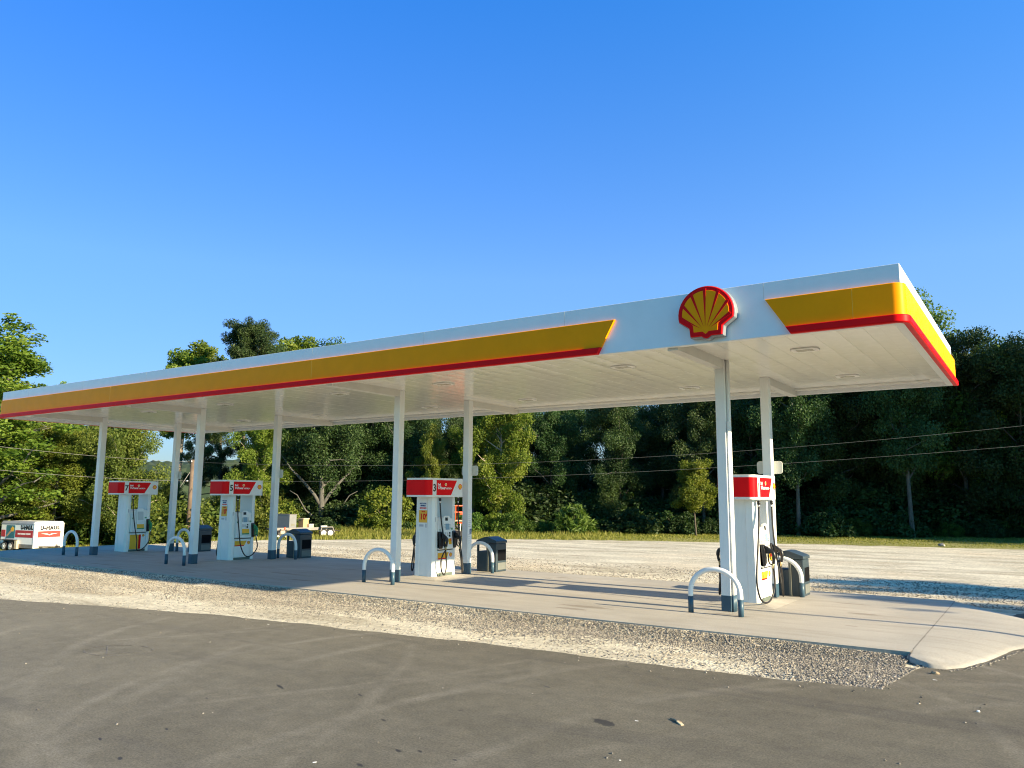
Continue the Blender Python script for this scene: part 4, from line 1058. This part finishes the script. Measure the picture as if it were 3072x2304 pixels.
for px, py, rz, lb, ln in [(944, 2287, 1.2, 'white paper scrap near the bottom of the asphalt', .05), (1910, 2163, .3, 'thin white scrap right of the oil stain', .05), (1860, 2281, .8, 'small white paper crumb on the near asphalt', .025), (2805, 2040, .2, 'white strip of paper below the rounded apron', .07), (805, 1873, .6, 'white flake on the asphalt near the gravel edge', .05)]:
    p = gnd(px, py, (ZG + .006)); bm = bx(-ln * .32, ln * .32, -.005, .005, 0, .003, bev=.001); o = obj('paper_scrap', bm, 'paper'); o.location = p; o.rotation_euler = (0, .08, rz); tag(o, lb, 'litter', 'scraps on the asphalt')
# chalk ring with a mark inside
def marking():
    bm = NB(); r = random.Random(8)
    P = [gnd(356 + 103 * math.cos(a), 1951 + 16 * math.sin(a) - 2 * math.cos(a), (ZG + .010)) for a in [k * 2 * PI / 60 for k in range(61)]]
    Ls = [P, [gnd(323, 1938, (ZG + .010)), gnd(320, 1962, (ZG + .010)), gnd(427, 1954, (ZG + .010))]]
    for L in Ls:
        for i in range(len(L) - 1):
            a, b = L[i], L[i + 1]
            if r.random() < .16: continue
            d = (b - a).normalized(); n = Vector((-d.y, d.x, 0)) * (.007 + .007 * r.random())
            bm.faces.new([bm.verts.new(q) for q in (a - n, b - n, b + n, a + n)])
    t = NT('chalk'); v = t.coord(); c = t.mix(t.ramp(t.noise(v, 40, 4, .8), [(.4, 0.), (.6, 1.)]), (.10, .09, .077), (.21, .195, .17)); t.link(c, t.b.inputs['Base Color']); t.b.inputs['Roughness'].default_value = 1
    o = obj('pavement_marking', bm, t.m); kind(o, 'structure')
marking()
# heap of dirt at the wood edge
bm = NB(); bmesh.ops.create_icosphere(bm, subdivisions=4, radius=1)
for v in bm.verts:
    n = mnoise.fractal(v.co * 1.8, 1, 2, 4); v.co *= 1 + .25 * n; v.co = Vector((v.co.x * .75, v.co.y * .5, max(-.1, v.co.z * .24)))
o = obj('dirt_heap', bm, 'dirt', smooth=True); o.location = at(318, 45.2); tag(o, 'low pale heap of dirt at the wood edge beside pump 7', 'dirt heap')

# ------------------------------------------------------------------ trees
def leaves_mesh(name, C, Rr, per, size, seed, mat, up=.35, aspect=.62, outward=.5, droop=0.):
    """leaf quads filling clumps: C (n,3) centres, Rr (n,) radii"""
    r = np.random.default_rng(seed); C = np.asarray(C); Rr = np.asarray(Rr)
    cnt = np.maximum(8, (per * (Rr / Rr.mean()) ** 2)).astype(int); idx = np.repeat(np.arange(len(C)), cnt); n = len(idx)
    d = r.normal(size=(n, 3)); d /= np.linalg.norm(d, axis=1, keepdims=True)
    rad_ = r.random(n) ** (1 / 2.2)
    P = C[idx] + d * (rad_ * Rr[idx])[:, None] * np.array([1, 1, .9])
    P[:, 2] -= droop * rad_ * Rr[idx] * np.abs(d[:, 0])
    N = r.normal(size=(n, 3)) * .8 + d * outward + np.array([0, 0, up]); N /= np.linalg.norm(N, axis=1, keepdims=True)
    A = np.cross(N, r.normal(size=(n, 3))); A /= np.linalg.norm(A, axis=1, keepdims=True); B = np.cross(N, A)
    s = size * (.6 + .8 * r.random(n)); A *= s[:, None] * .5; B *= (s * aspect)[:, None] * .5
    V = np.stack([P - A, P - B * 1.0 + A * .1, P + A, P + B * 1.0 + A * .1], 1).reshape(-1, 3)
    me = bpy.data.meshes.new(name); me.vertices.add(n * 4); me.vertices.foreach_set('co', V.reshape(-1))
    me.loops.add(n * 4); me.loops.foreach_set('vertex_index', np.arange(n * 4, dtype=np.int32)); me.polygons.add(n)
    me.polygons.foreach_set('loop_start', np.arange(0, n * 4, 4, dtype=np.int32)); me.polygons.foreach_set('loop_total', np.full(n, 4, np.int32))
    me.update(calc_edges=True)
    ctint = r.random(len(C)); tint = np.clip(.55 * ctint[idx] + .55 * r.random(n) - .05, 0, 1)
    at_ = me.attributes.new('tint', 'FLOAT', 'FACE'); at_.data.foreach_set('value', tint.astype(np.float32))
    me.materials.append(M[mat]); return me
def broadleaf(seed, h=12., cr=3., cb=.25, mat='leaf', bk='bark', nl=15, per=390, leafs=.15, fork=False, prof='round', lean=0., clump=.85, trunk_r=.17):
    r = random.Random(seed); bm = NB(); C = []; Rr = []
    top = h * .88; tp = []
    ph = r.random() * 6
    for k in range(9):
        t = k / 8; tp.append(Vector((lean * t * t * h + .18 * math.sin(ph + t * 4) * t, .18 * math.cos(ph + t * 3.3) * t, t * top)))
    tube(bm, tp, [trunk_r * (1.25 if k == 0 else 1) * (1 - .85 * k / 8) + .012 for k in range(9)], 9)
    for i in range(nl):
        f = cb + (1 - cb) * (i + r.random() * .7) / nl * .93
        z = f * top; base = tp[min(7, int(f * 8))].lerp(tp[min(8, int(f * 8) + 1)], f * 8 % 1)
        az = i * 2.4 + r.gauss(0, .35)
        u = (f - cb) / (1 - cb)
        if prof == 'round': L = cr * (.55 + .75 * math.sin(PI * (.15 + .8 * u))) * .75
        elif prof == 'cone': L = cr * (1.05 - .9 * u)
        elif prof == 'vase': L = cr * (.5 + .7 * u) * (1 if u < .85 else .6)
        else: L = cr * (1 - .35 * u)
        L *= .75 + .5 * r.random(); el = rad(r.uniform(12, 45) + 22 * u)
        d = Vector((math.cos(az) * math.cos(el), math.sin(az) * math.cos(el), math.sin(el)))
        pts = [base + d * L * t + Vector((r.gauss(0, .06), r.gauss(0, .06), .35 * L * t * t * (.3 - .5 * r.random()))) * t for t in (0, .25, .5, .75, 1)]
        tr = trunk_r * (1 - .8 * f) * .55 + .012
        tube(bm, pts, [tr, tr * .8, tr * .6, tr * .4, .008], 6, caps=False)
        for q in (.45, .7, .95):
            s = pts[0].lerp(pts[-1], q)
            for w in range(2):
                off = Vector((r.gauss(0, 1), r.gauss(0, 1), r.gauss(.1, .7))) * clump * .75 * (.4 + q * .6)
                e = s + off
                if w == 0: tube(bm, [s, s.lerp(e, .5) + Vector((0, 0, .05)), e], [tr * .35, tr * .22, .006], 5, caps=False)
                C.append(tuple(e)); Rr.append(clump * r.uniform(.55, 1.15) * (.8 if prof == 'cone' else 1))
    if fork:
        for s in (-1, 1):
            pts = [tp[2] + Vector((s * L_, .1 * L_, z)) for L_, z in ((0, 0), (.55, .8), (1.4, 1.7), (2.3, 2.5), (3.2, 3.6))]
            tube(bm, pts, [trunk_r * .55, trunk_r * .45, trunk_r * .36, trunk_r * .25, .02], 8)
            pts2 = [tp[1] + Vector((s * L_, -.25 * L_, z)) for L_, z in ((0, 0), (.5, .45), (1.3, 1.0), (2.0, 2.0), (2.6, 2.3))]
            tube(bm, pts2, [trunk_r * .4, trunk_r * .3, trunk_r * .2, trunk_r * .12, .015], 7)
    for q in range(9):
        u = q / 8; sp_ = .9 * (1 - u) * min(1., cr / 2.4)
        C.append(tuple(tp[-1] + Vector((r.gauss(0, sp_), r.gauss(0, sp_), -.5 + u * (h * .12 + .2))))); Rr.append(clump * (.85 - .45 * u))
    tm = bpy.data.meshes.new('trunk'); bm.to_mesh(tm); bm.free(); tm.materials.append(M[bk])
    cm = leaves_mesh('crown', C, Rr, per, leafs, seed + 50, mat)
    return tm, cm, h
def pine(seed, h=14., bare=.55, cr=2.4, ivy=False, mat='needle', n=22):
    r = random.Random(seed); bm = NB(); C = []; Rr = []
    tp = [Vector((.12 * math.sin(k * .9 + seed), .1 * math.cos(k * 1.1), h * .96 * k / 8)) for k in range(9)]
    tube(bm, tp, [.19 * (1 - .75 * k / 8) + .02 for k in range(9)], 9)
    for i in range(n):
        f = bare + (1 - bare) * (i + r.random()) / n; u = (f - bare) / (1 - bare); base = tp[min(7, int(f * 8))].lerp(tp[min(8, int(f * 8) + 1)], f * 8 % 1)
        az = i * 2.4 + r.gauss(0, .3); L = cr * (.55 + .55 * math.sin(PI * (.2 + .72 * u))) * r.uniform(.6, 1.15) * (1 if u < .9 else .6); el = rad(r.uniform(0, 30) + 20 * u)
        d = Vector((math.cos(az) * math.cos(el), math.sin(az) * math.cos(el), math.sin(el)))
        pts = [base + d * L * t for t in (0, .4, .75, 1)]
        tube(bm, pts, [.05, .035, .022, .01], 5, caps=False)
        for q in (.62, .85, 1.):
            for w in range(2):
                C.append(tuple(base + d * L * q + Vector((r.gauss(0, .28), r.gauss(0, .28), r.gauss(.08, .16))))); Rr.append(r.uniform(.30, .52))
    C.append(tuple(tp[-1])); Rr.append(.45)
    tm = bpy.data.meshes.new('trunk'); bm.to_mesh(tm); bm.free(); tm.materials.append(M['bark'])
    cm = leaves_mesh('crown', C, Rr, 260, .19, seed + 9, mat, up=.5, aspect=.22, outward=.2)
    iv = None
    if ivy:
        CC = []; RR = []
        for k in range(40):
            z = h * .62 * (k + .5) / 40; a = k * 2.1; CC.append((.14 * math.cos(a) + tp[min(8, int(z / h * 8))].x, .14 * math.sin(a), z)); RR.append(.20 + .1 * r.random())
        iv = leaves_mesh('ivy', CC, RR, 55, .17, seed + 3, 'leaf_dark', outward=1.2)
    return tm, cm, h, iv
def bush(seed, h=2., w=1.4, mat='leaf', per=230, leafs=.14, aspect=.6, n=16):
    r = random.Random(seed); bm = NB(); C = []; Rr = []
    for i in range(n):
        az = i * 2.4; L = w * math.sqrt((i + .5) / n); z = h * (.25 + .75 * (1 - (L / w) ** 2) * r.uniform(.5, 1))
        e = Vector((math.cos(az) * L, math.sin(az) * L, z)); tube(bm, [Vector((e.x * .1, e.y * .1, 0)), Vector((e.x * .4, e.y * .4, z * .6)), e], [.03, .02, .006], 5, caps=False)
        C.append(tuple(e)); Rr.append(.42 * r.uniform(.7, 1.3) * max(.6, w / 1.4)); C.append((e.x * 1.05, e.y * 1.05, z * .45)); Rr.append(.42 * r.uniform(.7, 1.2) * max(.6, w / 1.4))
    tm = bpy.data.meshes.new('stems'); bm.to_mesh(tm); bm.free(); tm.materials.append(M['bark'])
    return tm, leaves_mesh('foliage', C, Rr, per, leafs, seed + 20, mat, aspect=aspect), h
PR = {}
PR['green_a'] = broadleaf(1, 12, 2.9, .16, 'leaf_lime', 'bark_grey', 20)
PR['green_b'] = broadleaf(2, 12, 3.3, .22, 'leaf', 'bark', 19, clump=.95)
PR['olive'] = broadleaf(3, 9, 3.4, .10, 'leaf_olive', 'bark_pale', 22, clump=.9, leafs=.15, per=380)
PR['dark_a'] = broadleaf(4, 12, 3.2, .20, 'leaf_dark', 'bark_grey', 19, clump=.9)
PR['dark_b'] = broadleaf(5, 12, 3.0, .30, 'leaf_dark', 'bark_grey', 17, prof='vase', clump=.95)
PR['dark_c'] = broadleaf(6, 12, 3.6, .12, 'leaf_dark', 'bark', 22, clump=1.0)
PR['yellow'] = broadleaf(7, 12, 1.6, .6, 'leaf_sunlit', 'bark_pale', 30, prof='round', clump=.5, per=200)
PR['lit'] = broadleaf(8, 11, 3.0, .10, 'leaf_sunlit', 'bark_pale', 22, clump=.8, leafs=.16, per=330)
PR['forked'] = broadleaf(9, 11, 4.0, .38, 'leaf_dark', 'bark_grey', 19, fork=True, prof='vase', clump=1.0, trunk_r=.27)
PR['sapling'] = broadleaf(10, 5., 1.1, .38, 'leaf_sunlit', 'bark', 15, prof='round', clump=.42, per=150, leafs=.12, trunk_r=.05)
PR['tall'] = broadleaf(11, 13, 2.5, .10, 'leaf_lime', 'bark_grey', 30, prof='cone', clump=.62, per=150, leafs=.14)
PR['pine_a'] = pine(21, 14, .62, 2.6); PR['pine_b'] = pine(22, 13, .28, 2.3, n=30); PR['pine_ivy'] = pine(23, 14, .66, 2.0, True, n=42)
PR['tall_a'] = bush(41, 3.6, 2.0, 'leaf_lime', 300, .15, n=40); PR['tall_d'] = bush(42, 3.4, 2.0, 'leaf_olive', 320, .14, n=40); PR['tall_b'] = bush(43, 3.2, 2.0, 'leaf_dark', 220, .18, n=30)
PR['bush_a'] = bush(31, 1.9, 1.5, 'leaf'); PR['bush_b'] = bush(32, 1.4, 1.2, 'leaf_dark'); PR['bush_c'] = bush(33, 2.2, 1.3, 'leaf_sunlit', leafs=.13); PR['bush_d'] = bush(34, 1.7, 1.6, 'leaf_olive', leafs=.13, per=260)
PR['fern'] = bush(35, 1.7, 1.1, 'leaf', 90, .42, .16, 18)
def plant(proto, px, d, ytop=None, h=None, label=None, cat='tree', grp=None, name='tree', wide=1., rot=None, pos=None):
    P = PR[proto]; loc = at(px, d) - Vector((0, 0, .04)) if pos is None else Vector(pos)
    if h is None: h = zat(px, ytop, d) - loc.z
    s = h / P[2]
    t = thing(name, label, cat, loc, R2.random() * 2 * PI if rot is None else rot, grp)
    t.scale = (s * wide, s * wide, s)
    a = bpy.data.objects.new('trunk' if cat == 'tree' else 'stems', P[0]); b = bpy.data.objects.new('crown' if cat == 'tree' else 'foliage', P[1])
    for o in (a, b): COL.objects.link(o); o.parent = t
    if len(P) > 3 and P[3]: o = bpy.data.objects.new('ivy', P[3]); COL.objects.link(o); o.parent = t
    return t
R2 = random.Random(77)
T_ = [
 ('tall', -26, 49.0, 930, 'tall leafy tree cut by the left edge, highest on that side', 1.75),
 ('green_a', 165, 50.0, 1262, 'mid height green tree above the white cargo trailer', 1.1),
 ('green_b', -70, 51, 1240, 'broad green tree at the far left behind the cargo trailer', 1.1),
 ('green_a', 268, 52.0, 1262, 'leafy green tree seen between the cargo trailer and pump 7 column', 1.),
 ('olive', 362, 48.5, 1268, 'rounded olive green tree behind pump 7 with pale branches', .82),
 ('green_b', 500, 52, 1440, 'small dark green tree under the sky gap left of the utility pole', 1.),
 ('yellow', 528, 60, 1042, 'yellow green tree top just above the canopy, left of the pine', 1.15),
 ('yellow', 580, 61, 1018, 'taller yellow green tree top next to the pine above the canopy', 1.15),
 ('pine_b', 600, 53, 1150, 'dark pine with low branches beside the utility pole', .75),
 ('pine_b', 655, 56, 1100, 'dark double pine behind pump 5 header', .85),
 ('pine_ivy', 722, 55, 978, 'tall pine with rounded top above the canopy and ivy wrapped trunk', 1.),
 ('yellow', 860, 60, 998, 'narrow yellow green tree top right of the pine above the canopy', 1.2),
 ('lit', 790, 46.5, 1230, 'sunlit yellow green tree with pale trunk right of pump 5', .75),
 ('green_a', 165, 71.0, 1140, 'distant tree tip showing over the canopy roof at left', .7),
 ('forked', 966, 46.0, 1150, 'big dark tree with pale grey forked trunk and spreading limbs', .9),
 ('dark_a', 985, 62, 1022, 'distant dark tree tip just over the canopy edge', .9),
 ('dark_b', 1120, 49, 1180, 'dark tree behind the front column of pump 3', .95),
 ('dark_a', 1210, 48, 1200, 'dark green tree just left of pump 3 header', .9),
 ('lit', 1290, 45, 1285, 'sunlit tree with hanging sprays directly above pump 3', .62),
 ('lit', 1500, 43.5, 1165, 'big sunlit yellow green tree right of the notice column', .85),
 ('green_a', 1420, 45, 1200, 'green tree behind the notice column of pump 3', .7),
 ('dark_a', 1655, 47, 1222, 'dark tree right of the big sunlit tree, below the sky gap', .85),
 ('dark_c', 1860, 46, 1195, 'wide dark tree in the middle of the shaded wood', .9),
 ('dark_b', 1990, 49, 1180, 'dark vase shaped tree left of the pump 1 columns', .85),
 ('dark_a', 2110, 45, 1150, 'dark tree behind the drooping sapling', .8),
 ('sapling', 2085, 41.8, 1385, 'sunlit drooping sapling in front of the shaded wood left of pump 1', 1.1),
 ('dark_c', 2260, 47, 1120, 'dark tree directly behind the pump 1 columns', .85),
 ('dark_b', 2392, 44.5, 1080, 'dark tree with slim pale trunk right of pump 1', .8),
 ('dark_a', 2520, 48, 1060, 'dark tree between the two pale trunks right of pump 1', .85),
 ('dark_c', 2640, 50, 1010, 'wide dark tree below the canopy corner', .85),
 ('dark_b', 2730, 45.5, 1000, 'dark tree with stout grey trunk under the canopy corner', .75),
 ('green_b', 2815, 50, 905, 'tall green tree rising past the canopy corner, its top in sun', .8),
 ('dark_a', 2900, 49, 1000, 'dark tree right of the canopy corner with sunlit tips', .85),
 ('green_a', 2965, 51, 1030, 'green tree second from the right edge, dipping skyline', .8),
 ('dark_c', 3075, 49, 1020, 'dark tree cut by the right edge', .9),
]
for pr, px, d, yt, lb, w in T_: plant(pr, px, d, yt, label=lb, wide=w)
# the rest of the wood, row behind row
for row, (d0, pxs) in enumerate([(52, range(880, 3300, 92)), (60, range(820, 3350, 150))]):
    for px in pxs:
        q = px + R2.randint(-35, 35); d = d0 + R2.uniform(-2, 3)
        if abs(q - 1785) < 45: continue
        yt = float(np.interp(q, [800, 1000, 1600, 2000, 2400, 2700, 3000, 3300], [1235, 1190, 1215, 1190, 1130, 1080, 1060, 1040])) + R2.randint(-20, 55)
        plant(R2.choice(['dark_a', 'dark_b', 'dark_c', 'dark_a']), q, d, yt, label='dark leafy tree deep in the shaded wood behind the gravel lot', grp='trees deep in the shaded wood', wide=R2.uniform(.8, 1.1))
for q, d, yt in [(40, 57, 1240), (110, 60, 1255), (230, 59, 1275), (330, 57, 1300), (-30, 59, 1200), (-140, 57, 1200), (-230, 55, 1180)]:
    plant(R2.choice(['green_a', 'green_b', 'olive']), q, d, yt, label='green tree filling the sunny wood behind the cargo trailer', grp='trees filling the sunny wood', wide=.95)
# trees beyond the right edge, whose long shadows fall on the wood and the lot
for x, y, h in [(11, 33.5, 10.5), (15, 32.5, 13), (19, 33, 15), (26, 34, 16), (33, 35, 17), (13, 39, 12), (18, 40, 15), (25, 42, 16), (40, 37, 17), (34, 44, 17), (48, 40, 18), (16, 46, 14)]:
    plant('dark_c', 0, 0, h=h, label='dark tree continuing the wood beyond the right side of the lot', grp='trees beyond the right side', pos=(x, y, -.14), wide=1.)
for x, y, h, w in [(12.6, 7.1, 4.7, 1.25), (15.5, 6.1, 5.4, .55), (12.3, 3.35, 4.25, 1.0)]:
    plant('green_b', 0, 0, h=h, label='small tree standing right of the slab that shades the gravel behind it', grp='small trees right of the slab', pos=(x, y, -.14), wide=w)
sp_ = thing('sign_pole', 'slim steel pole standing beyond the rounded apron', 'pole', (11.9, .42, ZG))
bm = NB(); tube(bm, [(0, 0, 0), (0, 0, 4.6)], [.06, .05], 12); obj('post', bm, 'steel', sp_)
obj('base_plate', bx(-.14, .14, -.14, .14, .004, .03, bev=.004), 'steel', sp_)

# bushes and undergrowth along the wood edge
def hedge(px0, px1, step, protos, hmin, hmax, dd, label, grp, wide=1.):
    q = px0
    while q < px1:
        plant(R2.choice(protos), q + R2.uniform(-.3, .3) * step, wood_d(q) + dd + R2.uniform(-.5, 1.1), h=R2.uniform(hmin, hmax), label=label, cat='bush', grp=grp, name='bush', wide=wide * R2.uniform(.85, 1.2))
        q += step * R2.uniform(.8, 1.2)
hedge(-220, 430, 62, ['bush_a', 'bush_d', 'tall_a'], 1.7, 3.2, .9, 'leafy sunlit bush on the wood edge around the cargo trailer', 'bushes of the sunny wood edge', 1.25)
hedge(-200, 430, 80, ['tall_a', 'tall_a', 'tall_d'], 3.0, 4.8, 3., 'taller bush behind the sunlit bushes near the cargo trailer', 'tall bushes of the sunny wood', 1.1)
hedge(440, 860, 52, ['bush_a', 'bush_d', 'bush_c'], 1.3, 2.6, 1.2, 'bush on the wood edge between pump 7 and the flatbed trailer', 'bushes behind pump 5', 1.)
hedge(450, 900, 75, ['tall_a', 'tall_d'], 2.4, 3.6, 6, 'bush farther back between pump 7 and the flatbed trailer', 'bushes far behind pump 5', 1.1)
hedge(860, 1420, 60, ['bush_b', 'bush_a', 'bush_b'], .6, 1.2, 1.8, 'bush on the wood edge around pump 3', 'bushes behind pump 3', 1.)
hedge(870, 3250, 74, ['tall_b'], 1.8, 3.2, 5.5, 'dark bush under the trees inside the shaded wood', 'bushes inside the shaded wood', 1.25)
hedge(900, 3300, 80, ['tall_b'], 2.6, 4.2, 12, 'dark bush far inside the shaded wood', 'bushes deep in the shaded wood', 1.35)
hedge(1420, 1640, 50, ['bush_a', 'bush_c'], .6, 1.3, 1.2, 'green bush at the foot of the big sunlit tree', 'bushes under the sunlit tree', 1.)
hedge(1640, 3200, 68, ['bush_b', 'bush_b', 'bush_a'], .7, 1.5, 2.2, 'low dark bush on the edge of the shaded wood', 'low bushes of the shaded wood edge', 1.1)
for px, d, h, lb in [(1718, 41.6, 1.55, 'feathery bright green fern like bush left of the dark wood gap'), (1160, 43.0, 2.6, 'sunlit bush left of pump 3, below the dark tree')]:
    plant('fern' if px > 1500 else 'bush_c', px, d, h=h, label=lb, cat='bush', name='bush', wide=1.)

# grass: blades on the verge, taller along the wood
def blades(name, n, fn, seed, mat='grass'):
    r = np.random.default_rng(seed); pts = fn(r, n); n = len(pts); h = pts[:, 3]
    a = r.random(n) * 2 * PI; w = .012 + .02 * r.random(n); lean = r.normal(size=(n, 2)) * .38
    dx, dy = np.cos(a) * w, np.sin(a) * w; B = pts[:, :3]
    V = np.stack([B + np.stack([-dx, -dy, 0 * dx], 1), B + np.stack([dx, dy, 0 * dx], 1), B + np.stack([lean[:, 0] * h, lean[:, 1] * h, h], 1)], 1).reshape(-1)
    me = bpy.data.meshes.new(name); me.vertices.add(n * 3); me.vertices.foreach_set('co', V); me.loops.add(n * 3); me.loops.foreach_set('vertex_index', np.arange(n * 3, dtype=np.int32)); me.polygons.add(n)
    me.polygons.foreach_set('loop_start', np.arange(0, n * 3, 3, dtype=np.int32)); me.polygons.foreach_set('loop_total', np.full(n, 3, np.int32)); me.update(calc_edges=True)
    t = me.attributes.new('tint', 'FLOAT', 'FACE'); t.data.foreach_set('value', np.clip(r.normal(.5, .25, n), 0, 1).astype(np.float32))
    me.materials.append(M[mat]); return kind(obj(name, me, None), 'stuff')
def verge(r, n):
    px = r.uniform(-250, 3300, n); u = r.random(n) ** .8; e = np.array([edge_d(q) for q in px]); w = np.array([wood_d(q) for q in px]); d = e + .1 + (w - e + 2.5) * u
    tall = np.interp(px, [-250, 0, 700, 820, 1180, 1400, 1560, 1700, 2000, 3300], [.16, .16, .22, .34, .38, .28, .22, .28, .08, .05])
    h = tall * (.35 + .9 * r.random(n)) * (.45 + .75 * u)
    out = np.zeros((n, 4))
    for i in range(n):
        p = at(px[i], d[i]); nz = mnoise.noise(Vector((p.x * .5, p.y * .5, 3)))
        out[i] = (p.x, p.y, p.z - .012, h[i] * (1 + .8 * nz))
    return out[out[:, 3] > .02]
blades('grass', 70000, verge, 3)

# distant wooded hills
def hill(cx_px, d, w, h, seed):
    c = at(cx_px, d, -2.); bm = NB(); n = 90; m = 30; v = (c - CAM); v.z = 0; v.normalize(); rr = Vector((v.y, -v.x, 0)); rows = []
    for j in range(m + 1):
        row = []
        for i in range(n + 1):
            a = (i / n * 2 - 1); b = (j / m * 2 - 1); z = h * max(0, (1 - a * a)) ** .8 * max(0, 1 - b * b) + (mnoise.noise(Vector((a * 26 + seed, b * 14, 0))) + .6 * mnoise.noise(Vector((a * 70, b * 40, seed)))) * h * .13 * max(0, 1 - b * b)
            row.append(bm.verts.new(c + rr * a * w + v * b * w * .4 + Vector((0, 0, z))))
        rows.append(row)
    for j in range(m):
        for i in range(n): bm.faces.new((rows[j][i], rows[j][i + 1], rows[j + 1][i + 1], rows[j + 1][i])).smooth = True
    me = bpy.data.meshes.new('hills'); bmesh.ops.recalc_face_normals(bm, faces=bm.faces[:]); bm.to_mesh(me); bm.free()
    r = np.random.default_rng(seed); t = me.attributes.new('tint', 'FLOAT', 'FACE'); t.data.foreach_set('value', r.random(len(me.polygons)).astype(np.float32))
    kind(obj('hills', me, 'hill'), 'structure')
hill(790, 420, 130, 21, 1); hill(380, 520, 260, 15, 2); hill(1600, 600, 420, 22, 3); hill(2900, 600, 300, 24, 5)
print('objects', len(bpy.data.objects))
